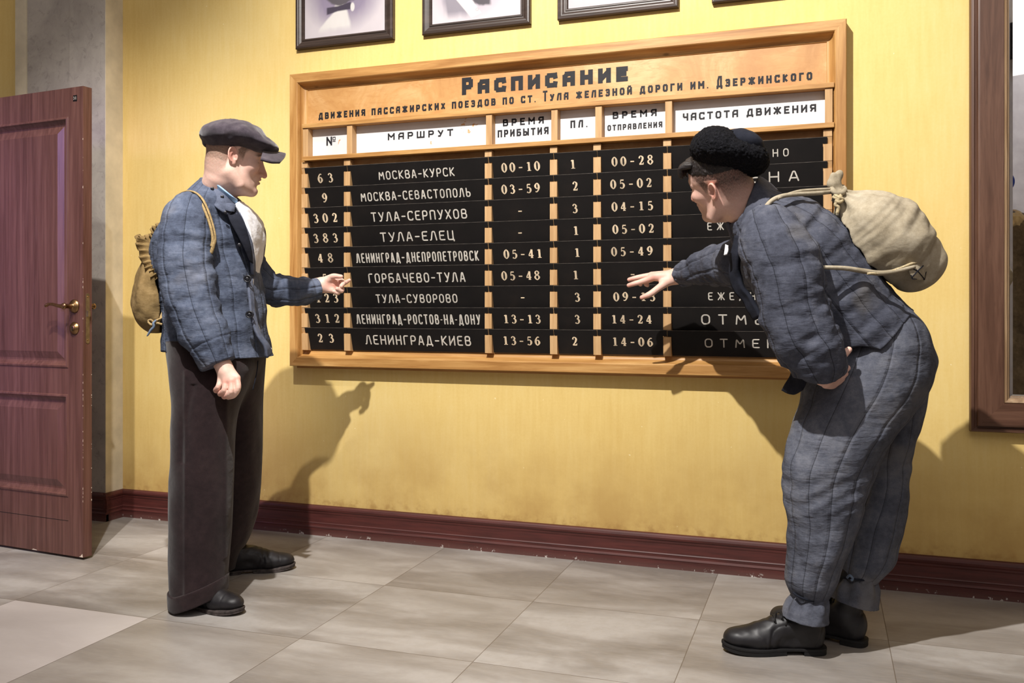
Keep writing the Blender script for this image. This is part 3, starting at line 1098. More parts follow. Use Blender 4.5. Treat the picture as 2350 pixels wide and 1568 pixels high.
handle_set(0); handle_set(1)
b = MB()
e = -0.0015
vs = []
for z0, z1, w in ((0.92, 1.135, 0.0095),):
    n = 8
    out = [(w * math.cos(a), z1 - w + w * math.sin(a)) for a in np.linspace(0, math.pi, n)] + [(-w * math.cos(a), z0 + w - w * math.sin(a)) for a in np.linspace(0, math.pi, n)]
    b.prism(out, lambda u, z, t: dp(t, z, DT / 2 + u), 0, False, e, 0.004)
lock = b.build('lock_plate', M['steel'], door)
b = MB(); b.prism([(-.006, 1.035), (.006, 1.035), (.006, 1.06), (-.006, 1.06)], lambda u, z, t: dp(t, z, DT / 2 + u), 0, False, -0.011, 0.004)
b.build('latch_bolt', M['steel'], lock)
b = MB()
for z in (0.935, 1.12):
    b.lathe([(0.0035, 0), (0.0035, 0.0006), (0.001, 0.0009)], dp(-0.0015, z, DT / 2), -DU, 12)
b.build('screw', M['brass'], lock)
# the black number sticker
b = MB(); b.prism([(0.036, 1.955), (0.060, 1.955), (0.060, 1.981), (0.036, 1.981)], lambda u, z, t: dp(u, z, t), 0, False, -0.0008, 0.0)
sticker = b.build('number_sticker', M['black'], door)
sticker['label'] = 'small black sticker with white 31'
b = MB(); b.box(-4.02, -3.935, -0.70, -0.55, 0, 2.12)
struct(b.build('trim_4', M['door']))
# ------------------------------------------------------------------ sign writing: strokes of two alphabets and serifed numerals
OCT = [(.24, 0), (0, .2), (0, .8), (.24, 1), (.76, 1), (1, .8), (1, .2), (.76, 0), (.24, 0)]
GL = {  # glyph: (width, strokes)
    'Б': (1, [[(.9, 1), (0, 1), (0, 0), (.78, 0), (1, .15), (1, .42), (.78, .56), (0, .56)]]),
    'В': (1, [[(0, .53), (0, 1), (.72, 1), (.92, .88), (.92, .66), (.76, .53)], [(0, .53), (.76, .53), (1, .4), (1, .14), (.78, 0), (0, 0), (0, .53)]]),
    'Г': (.85, [[(0, 0), (0, 1), (1, 1)]]),
    'Е': (.9, [[(1, 1), (0, 1), (0, 0), (1, 0)], [(0, .52), (.8, .52)]]),
    'Ж': (1.35, [[(.5, 0), (.5, 1)], [(0, 1), (.42, .5), (0, 0)], [(1, 1), (.58, .5), (1, 0)], [(.4, .5), (.6, .5)]]),
    'З': (.95, [[(0, .84), (.2, 1), (.78, 1), (.98, .86), (.98, .66), (.8, .53), (.35, .53)], [(.8, .53), (1, .4), (1, .14), (.78, 0), (.2, 0), (0, .16)]]),
    'И': (1, [[(0, 1), (0, 0)], [(0, .1), (1, .9)], [(1, 1), (1, 0)]]),
    'Й': (1, [[(0, 1), (0, 0)], [(0, .1), (1, .9)], [(1, 1), (1, 0)], [(.3, 1.27), (.7, 1.27)]]),
    'К': (.95, [[(0, 0), (0, 1)], [(1, 1), (.12, .5), (1, 0)], [(0, .5), (.2, .5)]]),
    'Н': (1, [[(0, 0), (0, 1)], [(1, 0), (1, 1)], [(0, .5), (1, .5)]]),
    'О': (1, [OCT]),
    'П': (1, [[(0, 0), (0, 1), (1, 1), (1, 0)]]),
    'Р': (.95, [[(0, 0), (0, 1), (.76, 1), (1, .85), (1, .56), (.76, .42), (0, .42)]]),
    'С': (1, [[(1, .86), (.97, 1), (.24, 1), (0, .8), (0, .2), (.24, 0), (.97, 0), (1, .14)]]),
    'Т': (1, [[(0, 1), (1, 1)], [(.5, 1), (.5, 0)]]),
    'У': (1, [[(0, 1), (.52, .4)], [(1, 1), (.4, 0), (.12, 0)]]),
    'Х': (1, [[(0, 0), (1, 1)], [(0, 1), (1, 0)]]),
    'Ц': (1.05, [[(0, 1), (0, 0), (1, 0), (1, -.16)], [(.86, 1), (.86, 0)]]),
    'Ч': (.95, [[(0, 1), (0, .6), (.2, .45), (1, .45)], [(1, 1), (1, 0)]]),
    'Ш': (1.35, [[(0, 1), (0, 0), (1, 0), (1, 1)], [(.5, 0), (.5, 1)]]),
    'Ы': (1.3, [[(0, 1), (0, 0), (.48, 0), (.64, .14), (.64, .4), (.48, .54), (0, .54)], [(1, 0), (1, 1)]]),
    'Ь': (.95, [[(0, 1), (0, 0), (.76, 0), (1, .14), (1, .4), (.76, .54), (0, .54)]]),
    'Я': (1, [[(1, 0), (1, 1), (.22, 1), (0, .86), (0, .62), (.22, .46), (1, .46)], [(.45, .46), (0, 0)]]),
    '.': (.26, [[(.4, 0), (.6, 0)]]),
    '–': (.75, [[(0, .46), (1, .46)]]),
    '-': (.5, [[(0, .46), (1, .46)]]),
    ' ': (.55, []),
    '№': (1.5, [[(0, 0), (0, 1)], [(0, .95), (.52, .05)], [(.52, 0), (.52, 1)], [(.72, .62), (.72, 1), (1, 1), (1, .62), (.72, .62)], [(.72, .42), (1, .42)]]),
}
BLK = {
    'А': (1, [[(0, 0), (0, .7), (.28, 1), (1, 1), (1, 0)], [(0, .4), (1, .4)]]),
    'Д': (1.15, [[(0, -.16), (0, 0), (1, 0), (1, -.16)], [(.16, 0), (.16, .6), (.4, 1), (.86, 1), (.86, 0)]]),
    'Л': (1, [[(0, 0), (.16, .75), (.36, 1), (1, 1), (1, 0)]]),
    'М': (1.2, [[(0, 0), (0, 1)], [(0, .95), (.5, .4), (1, .95)], [(1, 1), (1, 0)]]),
}
RND = {
    'А': (1, [[(0, 0), (.4, 1), (.6, 1), (1, 0)], [(.17, .3), (.83, .3)]]),
    'Д': (1.15, [[(0, -.14), (0, .02), (1, .02), (1, -.14)], [(.14, .02), (.36, 1), (.66, 1), (.86, .02)]]),
    'Л': (1.05, [[(-.1, 0), (.06, .03), (.34, 1), (.74, 1), (1, 0)]]),
    'М': (1.2, [[(0, 0), (.1, 1), (.5, .38), (.9, 1), (1, 0)]]),
}


def fillet(p, r):
    out = [p[0]]
    for a, b, c in zip(p, p[1:], p[2:]):
        v1, v2 = np.array(a) - b, np.array(c) - b
        l1, l2 = np.linalg.norm(v1), np.linalg.norm(v2)
        if l1 < 1e-6 or l2 < 1e-6: continue
        d = min(r, l1 * .48, l2 * .48)
        q0, q1, b_ = np.array(b) + v1 / l1 * d, np.array(b) + v2 / l2 * d, np.array(b)
        for t in (0, .25, .5, .75, 1): out.append(tuple((1 - t) ** 2 * q0 + 2 * t * (1 - t) * b_ + t * t * q1))
    out.append(p[-1])
    return out


def ribbon(poly, w, square, out):
    """outline quads of a stroke: list of 2-D polygons appended to out"""
    for i, (a, b) in enumerate(zip(poly, poly[1:])):
        a, b = np.array(a, float), np.array(b, float)
        d = b - a; L = np.linalg.norm(d)
        if L < 1e-9: continue
        d /= L; n = np.array([-d[1], d[0]])
        e = w / 2 * (0.98 if square else 0.0)
        # a square end only where the stroke meets the letter's edge squarely
        diag = abs(d[0]) > 0.2 and abs(d[1]) > 0.2
        e = e * (0.35 if diag else 1.0)
        a2, b2 = a - d * e, b + d * e
        out.append([a2 - n * w / 2, b2 - n * w / 2, b2 + n * w / 2, a2 + n * w / 2])
    if not square:
        for p in poly:
            out.append([np.array(p) + w / 2 * np.array([math.cos(t), math.sin(t)]) for t in np.linspace(0, 2 * math.pi, 10, endpoint=False)])


def sign_polys(text, x0, x1, y0, h, w, style='block', gap=0.42, caps=None, small=None):
    """2-D polygons of a line of lettering filling x0..x1, standing on y0, letters h high, strokes w wide.
    caps: indices of taller letters, small: height of all others"""
    T = dict(GL); T.update(BLK if style == 'block' else RND)
    adv = [T[ch][0] for ch in text]
    tot = sum(adv) + gap * (len(text) - 1)
    u = (x1 - x0) / tot
    out = []; x = x0
    for i, ch in enumerate(text):
        gw, strokes = T[ch]
        hh = h if (caps is None or i in caps) else small
        W = gw * u; ww = min(w, W * (0.95 if ch == '.' else 0.42 if ch != '№' else 0.16))
        for s in strokes:
            p = [(x + ww / 2 + a * (W - ww), y0 + ww / 2 + b_ * (hh - ww)) for a, b_ in s]
            if style != 'block': p = fillet(p, 0.16 * hh)
            ribbon(p, ww * (.45 if ch == '№' and s[0][0] > .6 else 1), style == 'block', out)
        x += W + gap * u
    return out


_S = .14
NUM = {
    '0': [('c', [(.5, 1, .10), (.19, .78, .2), (.13, .5, .25), (.19, .22, .2), (.5, 0, .10), (.81, .22, .2), (.87, .5, .25), (.81, .78, .2)])],
    '1': [('l', [(.55, 0, .23), (.55, .97, .23)]), ('l', [(.18, .035, .07), (.92, .035, .07)]), ('l', [(.2, .86, .09), (.5, .95, .12)])],
    '2': [('s', [(.17, .72, .19), (.24, .9, .13), (.5, .97, .1), (.78, .82, .2), (.76, .6, .22), (.5, .3, .15), (.17, .08, .12)]), ('l', [(.12, .07, .14), (.88, .07, .14)]), ('l', [(.86, .02, .09), (.9, .26, .07)])],
    '3': [('s', [(.17, .78, .17), (.28, .93, .11), (.52, .97, .09), (.76, .78, .2), (.66, .59, .15), (.42, .54, .09)]), ('s', [(.42, .54, .09), (.72, .48, .16), (.84, .27, .23), (.68, .06, .14), (.4, 0, .09), (.13, .1, .17)])],
    '4': [('l', [(.66, .97, .12), (.08, .32, .11)]), ('l', [(.04, .28, .12), (.98, .28, .12)]), ('l', [(.66, .0, .23), (.66, .97, .23)]), ('l', [(.42, .03, .06), (.92, .03, .06)])],
    '5': [('l', [(.24, .92, .14), (.84, .92, .14)]), ('l', [(.26, .92, .1), (.22, .5, .09)]), ('s', [(.22, .53, .09), (.5, .61, .11), (.8, .45, .2), (.83, .25, .23), (.66, .05, .14), (.4, 0, .09), (.13, .1, .17)])],
    '6': [('s', [(.84, .9, .12), (.55, .93, .11), (.26, .7, .17), (.14, .38, .25), (.28, .08, .17), (.53, 0, .1), (.83, .26, .23), (.72, .5, .16), (.5, .57, .09), (.2, .42, .09)])],
    '8': [('c', [(.5, 1, .1), (.24, .9, .15), (.2, .74, .18), (.48, .54, .13), (.8, .74, .18), (.76, .9, .15)]), ('c', [(.5, .54, .13), (.2, .42, .15), (.12, .24, .2), (.5, 0, .1), (.88, .24, .2), (.8, .42, .15)])],
    '-': [('l', [(.15, .42, .13), (.85, .42, .13)])],
}
NUM['9'] = [(k, [(1 - a, 1 - b_, w) for a, b_, w in p]) for k, p in NUM['6']]


def num_polys(text, x0, x1, y0, h):
    """serifed numerals spread from x0 to x1"""
    out = []
    cw = 0.60 * h
    n = len(text)
    step = (x1 - x0 - cw) / max(1, n - 1)
    for i, ch in enumerate(text):
        ox = x0 + step * i if n > 1 else (x0 + x1 - cw) / 2
        for kind, pts in NUM[ch]:
            q = np.array(pts, float)
            if kind == 'c': q = catmull(q, 6, True); q = np.vstack([q, q[:1]])
            elif kind == 's': q = catmull(q, 6)
            xy = q[:, :2] * (cw, h) + (ox, y0); w = q[:, 2] * h
            d = np.gradient(xy, axis=0); d /= np.linalg.norm(d, axis=1)[:, None] + 1e-9
            nn = np.stack([-d[:, 1], d[:, 0]], 1)
            a, b_ = xy + nn * w[:, None] / 2, xy - nn * w[:, None] / 2
            for k in range(len(xy) - 1): out.append([a[k], a[k + 1], b_[k + 1], b_[k]])
    return out


def letter_mesh(name, polys, fn, mat, parent, wob=0.0):
    """polygons -> one flat painted mesh; fn(x, y) -> world"""
    mb = MB()
    for k, p in enumerate(polys):   # every brush stroke lies a hair above the one before it
        vs = [fn(float(x), float(y)) + Vector((0, -4e-6 * (k % 60), 0)) for x, y in p]
        mb.add(vs, [list(range(len(p)))])
    o = mb.build(name, mat, parent, fix=False, origin=None)
    return o


# sticker number on the door
letter_mesh('lettering', num_polys('31', -0.0575, -0.0395, 1.9625, 0.0125), lambda x, y: dp(-x, y, -0.0012), M['chalk'], sticker)

# ------------------------------------------------------------------ timetable board
BX0, BX1, BZ0, BZ1 = -2.4245, 0.0425, 0.800, 2.175
IX0, IX1, IZ0, IZ1 = -2.341, -0.014, 0.856, 2.112
BF = -0.062           # front of the frame
board = empty('train_timetable_board', ((BX0 + BX1) / 2, 0, BZ0))
tag(board, 'wide wooden railway timetable board with titled header and slotted rows on the yellow wall', 'timetable board')
b = MB(); b.box(BX0 + .03, BX1 - .03, -0.016, 0.0, BZ0 + .03, BZ1 - .03)
back = b.build('back_panel', M['ply'], board)


def frame_sides(b, x0, x1, z0, z1, prof, mats=(0, 1)):
    """four mitred lengths; prof: (inset from the outer edge, y)"""
    n = len(prof)
    cs = lambda i: [(x0 + i, z0 + i), (x1 - i, z0 + i), (x1 - i, z1 - i), (x0 + i, z1 - i)]
    for sd in range(4):
        vs = []
        for i, y in prof:
            c = cs(i); p, q = c[sd], c[(sd + 1) % 4]
            vs += [(p[0], y, p[1]), (q[0], y, q[1])]
        fs = [(2 * k, 2 * k + 1, 2 * ((k + 1) % n) + 1, 2 * ((k + 1) % n)) for k in range(n)]
        b.add(vs, fs, mats[sd % 2])


FP = [(0, 0.0), (0, BF + .004), (.003, BF), (.040, BF), (.0435, BF + .003), (.045, BF + .009)]
FP += [(.047 + .024 * (1 - math.cos(a)), BF + .008 + .034 * math.sin(a)) for a in np.linspace(0.15, math.pi / 2, 7)] + [(.073, -0.016), (.073, 0.0)]
b = MB(); frame_sides(b, BX0, BX1, BZ0, BZ1, FP)
b.build('frame', [M['pine_x'], M['pine_z']], board)
b = MB()
b.box(BX0 + .01, BX1 - .01, -0.012, 0.0, BZ0 - 0.012, BZ0 + .02)
b.build('bottom_batten', M['pine_x'], board)
for z in (1.925, 1.772):
    b = MB(); b.box(IX0 - .012, IX1 + .012, -0.067, -0.016, z - 0.010, z + 0.010)
    b.build('shelf_rail', M['pine_x'], board, bevel=0.002)
HD = [-2.338, -2.104, -1.417, -1.120, -0.928, -0.636, -0.022]
PO = [-2.347, -2.121, -1.423, -1.126, -0.936, -0.643, -0.026]
for x in HD:
    b = MB(); b.box(x - .014, x + .014, -0.060, -0.016, 1.782, 1.915)
    b.build('header_divider', M['post'], board, bevel=0.0015)
RT, PIT = 1.7295, 0.0936
for x in PO:
    b = MB()
    poly = [(-0.016, 0.872), (-0.050, 0.876)]
    for r in range(8, -1, -1):      # a slanting notch for every row of plates
        zt = RT - PIT * r
        poly += [(-0.053, zt - 0.0275), (-0.0435, zt - 0.0262), (-0.0515, zt + 0.0015), (-0.053, zt + 0.002)]
    poly += [(-0.052, 1.758), (-0.016, 1.758)]
    b.prism(poly, lambda y, z, t, x=x: (x + t, y, z), 0, False, -0.016, 0.016)
    b.build('slotted_post', M['post'], board)

# title lettering lies on the plywood
TY = -0.0166


def at_px(pxs, Y):
    return [on_y(px, 500, Y).x for px in pxs]


def zp(px, py, Y):
    return on_y(px, py, Y).z


x0, x1 = at_px((1060, 1441), TY)
zb = (zp(1075, 218, TY) + zp(1425, 187, TY)) / 2
polys = sign_polys('РАСПИСАНИЕ', x0, x1, zb, 0.077, 0.0205, 'block', 0.40, {0}, 0.063)
letter_mesh('title_lettering', polys, lambda x, y: Vector((x, TY, y)), M['ink'], back)
x0, x1 = at_px((731, 1864), TY)
zb = (zp(740, 272, TY) + zp(1860, 186, TY)) / 2
txt = 'ДВИЖЕНИЯ ПАССАЖИРСКИХ ПОЕЗДОВ ПО СТ. ТУЛА ЖЕЛЕЗНОЙ ДОРОГИ ИМ. ДЗЕРЖИНСКОГО'
polys = sign_polys(txt, x0, x1, zb, 0.046, 0.0078, 'block', 0.50, {txt.index('ТУЛА'), txt.index('ДЗЕР')}, 0.0315)
letter_mesh('subtitle_lettering', polys, lambda x, y: Vector((x, TY, y)), M['ink'], back)

HT = [  # header panels: lines of (text, px from, px to, py of the baseline at the middle, letter height px)
    [('№', 749, 771, 334, 20.5)],
    [('МАРШРУТ', 890, 1040, 317, 16)],
    [('ВРЕМЯ', 1154, 1248, 287, 16.5), ('ПРИБЫТИЯ', 1142, 1259, 312, 17)],
    [('ПЛ.', 1309, 1348, 293, 17.5)],
    [('ВРЕМЯ', 1406, 1507, 270, 16.5), ('ОТПРАВЛЕНИЯ', 1394, 1520, 296.5, 13.5)],
    [('ЧАСТОТА ДВИЖЕНИЯ', 1567, 1873, 267, 17.5)],
]
for i, lines in enumerate(HT):
    b = MB(); b.box(HD[i] + .0145, HD[i + 1] - .0145, -0.0195, -0.0165, 1.7825, 1.9145)
    hp = b.build('header_panel', M['white'], board)
    hp['label'] = 'white header panel with dark lettering and chipped paint'
    for t, pa, pb, pyb, hp_px in lines:
        Y = -0.0201
        xa, xb = at_px((pa, pb), Y)
        dep = -on_y((pa + pb) / 2, 500, Y).x * _s + (Y + CD) * _c
        h = hp_px * dep / F
        letter_mesh('lettering', sign_polys(t, xa, xb, zp((pa + pb) / 2, pyb, Y), h, h * 0.225, 'block', 0.62 if len(t) < 8 else 0.42),
                    lambda x, y, Y=Y: Vector((x, Y, y)), M['ink'], hp)

# ------------------------------------------------------------------ destination plates: every one lifts out of its slots
ROUTES = ['МОСКВА–КУРСК', 'МОСКВА–СЕВАСТОПОЛЬ', 'ТУЛА–СЕРПУХОВ', 'ТУЛА–ЕЛЕЦ', 'ЛЕНИНГРАД–ДНЕПРОПЕТРОВСК', 'ГОРБАЧЕВО–ТУЛА', 'ТУЛА–СУВОРОВО',
          'ЛЕНИНГРАД–РОСТОВ-НА-ДОНУ', 'ЛЕНИНГРАД–КИЕВ']
LATIN = ['Moskva-Kursk', 'Moskva-Sevastopol', 'Tula-Serpukhov', 'Tula-Yelets', 'Leningrad-Dnepropetrovsk', 'Gorbachevo-Tula', 'Tula-Suvorovo',
         'Leningrad-Rostov-na-Donu', 'Leningrad-Kiev']
RPX = [(868, 1042, 20), (827, 1079, 21), (851, 1071, 22.5), (872, 1042, 22.5), (816.5, 1098, 23.5), (845, 1067, 23), (862, 1049, 21), (817, 1102, 24), (838, 1080, 23.5)]
NOS = [('63', 729, 763), ('9', 738, 751), ('302', 719, 773), ('383', 719, 774), ('48', 729, 763), ('5', 738, 752), ('123', 724, 775), ('312', 723, 778), ('23', 729, 765)]
ARR = [('00-10', 1151, 1238), ('03-59', 1151, 1238), ('-', 1187, 1199), ('-', 1187, 1199), ('05-41', 1156, 1243), ('05-48', 1151, 1238), ('-', 1193, 1205), ('13-13', 1155, 1240), ('13-56', 1154, 1239)]
PLF = [('1', 1307, 1321), ('2', 1312, 1327), ('3', 1311, 1327), ('1', 1314, 1328), ('1', 1317, 1331), ('1', 1314, 1327), ('3', 1317, 1332), ('3', 1317, 1332), ('2', 1311, 1326)]
DEP = [('00-28', 1404, 1498), ('05-02', 1401, 1495), ('04-15', 1404, 1498), ('05-02', 1406, 1500), ('05-49', 1403, 1497), ('-', 1445, 1458), ('09-13', 1408, 1503), ('14-24', 1403, 1495), ('14-06', 1405, 1498)]
FRQ = [('ЕЖЕДНЕВНО', 1606, 1810, 18), ('ОТМЕНА', 1586, 1834, 24), None, ('ЕЖЕДНЕВНО', 1623, 1826, 19), ('Р', 1624, 1636, 18), None, ('ЕЖЕДНЕВНО', 1625, 1828, 19), ('ОТМЕНА', 1609, 1834, 25), ('ОТМЕНА', 1617, 1816, 22)]
ROLE = ['train number', 'route', 'arrival time', 'platform', 'departure time', 'service days']
PTOP, PBOT, PLEN, EAR = -0.0565, -0.027, 0.1035, 0.0255
SL = math.hypot(PLEN, PTOP - PBOT)
tilt = math.atan2(PBOT - PTOP, PLEN)

proto = {}


def plate_mesh(col):
    """body between the posts with two ears on the posts' fronts; local origin at the middle of the top edge"""
    x0, x1 = PO[col], PO[col + 1]; w = (x1 - x0) / 2
    e, bw = w - 0.0015, w - 0.0172
    poly = [(-e, 0), (e, 0), (e, -EAR), (bw, -EAR), (bw, -SL), (-bw, -SL), (-bw, -EAR), (-e, -EAR)]
    th = 0.004
    me = bpy.data.meshes.new('timetable_plate')
    fn = lambda x, s, t: Vector((x, t * math.cos(tilt) - s * math.sin(tilt) * 1.0, s * math.cos(tilt) + t * math.sin(tilt) * 0.0))
    m = MB(); m.prism(poly, fn, 0, False, 0.0, th)
    m.add([fn(-e, 0, -.0002), fn(e, 0, -.0002), fn(e, -.0010, -.0002), fn(-e, -.0010, -.0002)], [(0, 1, 2, 3)], 1)  # rubbed top edge, with the light it catches painted in
    me.from_pydata([tuple(v) for v in m.v], [], m.f)
    me.polygons.foreach_set('material_index', m.mi)
    bm = bmesh.new(); bm.from_mesh(me); bmesh.ops.recalc_face_normals(bm, faces=bm.faces); bm.to_mesh(me); bm.free()
    return me


rngp = random.Random(11)
for col in range(6):
    me = plate_mesh(col)
    me.materials.append(M['black']); me.materials.append(M['lit_worn_edge'])
    xm = (PO[col] + PO[col + 1]) / 2
    for r in range(9):
        zt = RT - PIT * r
        o = bpy.data.objects.new('timetable_plate', me); COL.objects.link(o)
        o.location = (xm + rngp.uniform(-.0005, .0005), PTOP, zt + rngp.uniform(-.0008, .0008))
        Y = -0.045
        spec = [NOS, [(t, a, c) for t, (a, c, h) in zip(ROUTES, RPX)], ARR, PLF, DEP, FRQ][col][r]
        said = ''
        if spec is not None:
            t, pa, pb = spec[:3]
            xa, xb = at_px((pa, pb), Y)
            dep = -on_y((pa + pb) / 2, 500, Y).x * _s + (Y + CD) * _c
            if col == 1: h = RPX[r][2] * dep / F
            elif col == 5: h = spec[3] * dep / F
            else: h = 20.5 * dep / F
            s_mid = -0.051 - (0.004 if col == 1 else 0)
            y0 = s_mid - h / 2
            if col in (1, 5): polys = sign_polys(t, xa, xb, y0, h, h * 0.135, 'round', 0.36 if col == 1 else 0.9)
            else: polys = num_polys(t, xa, xb, y0, h)
            ox = o.location.x
            fn = lambda x, s, o=o: o.location + Vector((x - o.location.x, -0.0007 * 1.0 - s * math.sin(tilt), s * math.cos(tilt)))
            lm = letter_mesh('lettering', polys, fn, M['chalk'] if col in (1, 5) else M['gilt'], o)
        route = LATIN[r]
        if col == 1: lab = 'black plate with white hand-painted route name ' + route
        elif col == 0: lab = 'small black plate with train number %s, in the %s row' % (NOS[r][0], route)
        elif col == 3: lab = 'small black platform plate with numeral %s, in the %s row' % (PLF[r][0], route)
        elif col in (2, 4):
            v = [ARR, None, DEP][col - 2][r][0]
            lab = 'black %s plate %s, in the %s row' % (ROLE[col], ('with a single dash' if v == '-' else 'reading ' + v), route)
        else:
            v = {'ЕЖЕДНЕВНО': 'with wide word for daily', 'ОТМЕНА': 'with wide word for cancelled', 'Р': 'partly hidden by the reaching sleeve'}[spec[0]] if spec else 'without visible writing'
            lab = 'long black service plate %s, in the %s row' % (v, route)
        tag(o, lab, 'plate', 'black plates in the %s column' % ROLE[col])

# ------------------------------------------------------------------ portraits above the board
def vbase(p):   # value noise helper on 2-D points
    return vnoise(np.c_[p, np.zeros(len(p))], (1, 1, 1))


def portrait_paint(kind):
    """grey print of an old portrait: only the chest shows; u across 0..1, v up in metres from the print's lower edge"""
    def fn(u, v):
        paper = np.array([0.50, 0.455, 0.475]); dark = np.array([0.055, 0.045, 0.065]); white = np.array([0.58, 0.55, 0.53])
        P = np.c_[u, v]
        n = vbase(P * 9) * .5 + vbase(P * 31) * .3
        col = np.ones((len(u), 3)) * paper
        e = lambda q, w_: np.clip(q / w_ + .5, 0, 1)      # soft edged masks, as the old retouched print has

        def lay(m, c):
            m = np.clip(m, 0, 1)[:, None]
            col[:] = col * (1 - m) + np.asarray(c) * m
        if kind == 0:
            d = np.hypot((u - .48) / .46, (v - .20) / .17)
            lay(np.clip((1.15 + .10 * n - d) / .55, 0, 1) * .9, np.array([.20, .165, .24]))
            w_ = np.interp(v, [.02, .05, .115, .15], [.22, .185, .085, .05]); cx = np.interp(v, [.02, .05, .115, .15], [.37, .39, .46, .44])
            lay(e(w_ - np.abs(u - cx) + .02 * n, .03) * e(v - .03 + .012 * n, .03) * e(.150 - v, .008), white)
            lay(e(.012 + .035 * np.abs(u - .42) - np.abs(v - .128 - (u - .42) * .05), .006) * e(.15 - np.abs(u - .43), .02), dark)
            lay(e(1.0 + .22 * n - np.hypot((u - .47) / .22, (v - .205) / .062), .12), np.array([.09, .08, .09]))
            lay(e(1.0 - np.hypot((u - .60) / .025, (v - .128) / .02), .3), white)
        elif kind == 1:
            d = np.hypot((u - .42) / .44, (v - .17) / .16)
            lay(np.clip((1.12 + .15 * n - d) / .6, 0, 1) * .8, np.array([.30, .26, .33]))
            lay(e(.14 + .05 * n - np.abs(u - .27 - (.1 - v) * .5), .06) * e(v - .03 + .02 * n, .04), np.array([.22, .20, .23]) * 1.0)
            lo_, hi_ = .45 - (v - .013) * 1.94, .56 - (v - .03) * 1.6
            lay(e(u - lo_, .012) * e(hi_ - u, .012) * e(v - .014 + (u - .45) * -.15, .006), white)
            r = np.hypot((u - .515) * .425, v - .047)
            lay(e(.0065 - np.abs(r - .006) * 3, .004), np.array([.4, .36, .38]))
            lay(e(u - hi_ - .004 + .03 * n, .02) * e(.66 - u + .03 * n, .03) * e(v - .062 + .012 * n, .01), np.array([.08, .07, .08]))
        else:
            d = np.hypot((u - .5) / .36, (v - .32) / .22)
            m = np.clip((1.0 + .2 * n - d) / .6, 0, 1)[:, None]; col = col * .82 * (1 - m) + np.array([.2, .18, .2]) * m
        return np.clip(col * (1 + .05 * n[:, None]), 0, 1)
    return fn


_pm = NT('old_photograph_print', 0.35); _a = _pm.new('ShaderNodeAttribute', attribute_name='tint'); _pm.ln(_a.outputs['Color'], _pm.b.inputs['Base Color'])
_pm.b.inputs['Specular IOR Level'].default_value = 0.3
M['print'] = _pm.m
PF = [(0, 0.0), (0, -.022), (.004, -.026), (.012, -.027), (.016, -.0245), (.021, -.0235), (.030, -.019), (.034, -.0185), (.037, -.0215), (.042, -.0215), (.046, -.016), (.046, 0.0)]
PLAB = ['dark framed old portrait print with a bow tie and pale shirt, above the capped man',
        'dark framed old portrait print with a buttoned white shirt front',
        'dark framed old portrait print cropped to its pale lower margin, third along above the board',
        'dark picture frame of which only a sliver of lower edge shows, above the fur-hatted man']
for i, (xa, xb) in enumerate(((-2.416, -1.900), (-1.754, -1.241), (-1.118, -0.604), (-0.468, 0.046))):
    z0, z1 = 2.303, 2.985
    root = empty('portrait_picture', ((xa + xb) / 2, 0, z0))
    b = MB(); frame_sides(b, xa, xb, z0, z1, PF, (0, 0)); b.build('picture_frame', M['frame'], root)
    nu, nv = 190, 250
    X = np.linspace(xa + .044, xb - .044, nu); Z = np.linspace(z0 + .044, z1 - .044, nv)
    gx, gz = np.meshgrid(X, Z)
    me = bpy.data.meshes.new('portrait_print')
    me.from_pydata([(float(x), -0.012, float(z)) for x, z in zip(gx.ravel(), gz.ravel())], [],
                   [(j * nu + k, j * nu + k + 1, (j + 1) * nu + k + 1, (j + 1) * nu + k) for j in range(nv - 1) for k in range(nu - 1)])
    a = me.attributes.new('tint', 'FLOAT_COLOR', 'POINT')
    cc = np.ones((nu * nv, 4), np.float32)
    cc[:, :3] = portrait_paint(min(i, 2))((gx.ravel() - X[0]) / (X[-1] - X[0]), gz.ravel() - Z[0])
    a.data.foreach_set('color', cc.ravel())
    link_mesh('portrait_print', me, M['print'], root)
    b = MB(); b.box(xa + .03, xb - .03, -0.0115, 0.0, z0 + .03, z1 - .03); b.build('backing_board', M['frame'], root)
    tag(root, PLAB[i], 'picture', 'old portraits above the board')

# ------------------------------------------------------------------ wall mirror
MX0, MX1, MZ0, MZ1 = 0.469, 1.45, 0.617, 2.62
mir = empty('wall_mirror', ((MX0 + MX1) / 2, 0, MZ0))
tag(mir, 'tall mirror in a wide dark brown wooden frame on the yellow wall', 'mirror')
MP = [(0, 0.0), (0, -.034), (.003, -.040), (.012, -.042), (.016, -.038), (.020, -.038), (.024, -.050), (.030, -.052), (.108, -.052), (.110, -.040), (.110, 0.0)]
b = MB(); frame_sides(b, MX0, MX1, MZ0, MZ1, MP, (1, 0)); b.build('mirror_frame', [M['mirror_frame_z'], M['mirror_frame_x']], mir)
SP = [(.108, -.030), (.108, -.046), (.112, -.050), (.118, -.048), (.121, -.042), (.125, -.040), (.127, -.034), (.127, -.024), (.108, -.024)]
b = MB(); frame_sides(b, MX0, MX1, MZ0, MZ1, SP, (0, 0)); b.build('inner_slip', M['slip'], mir)
b = MB()
GP = [(.120, -.024), (.1275, -.024), (.140, -.0275)]
n0 = len(b.v)
frame_sides(b, MX0, MX1, MZ0, MZ1, GP[:3] + [(.140, -.020), (.12, -.020)], (0, 0))
i = .140
b.add([(MX0 + i, -.0275, MZ0 + i), (MX1 - i, -.0275, MZ0 + i), (MX1 - i, -.0275, MZ1 - i), (MX0 + i, -.0275, MZ1 - i)], [(0, 1, 2, 3)])
b.build('mirror_glass', M['mirror'], mir, fix=False)
b = MB(); b.box(MX0 + .02, MX1 - .02, -0.019, 0.0, MZ0 + .02, MZ1 - .02); b.build('mirror_backing', M['mirror_frame_z'], mir)
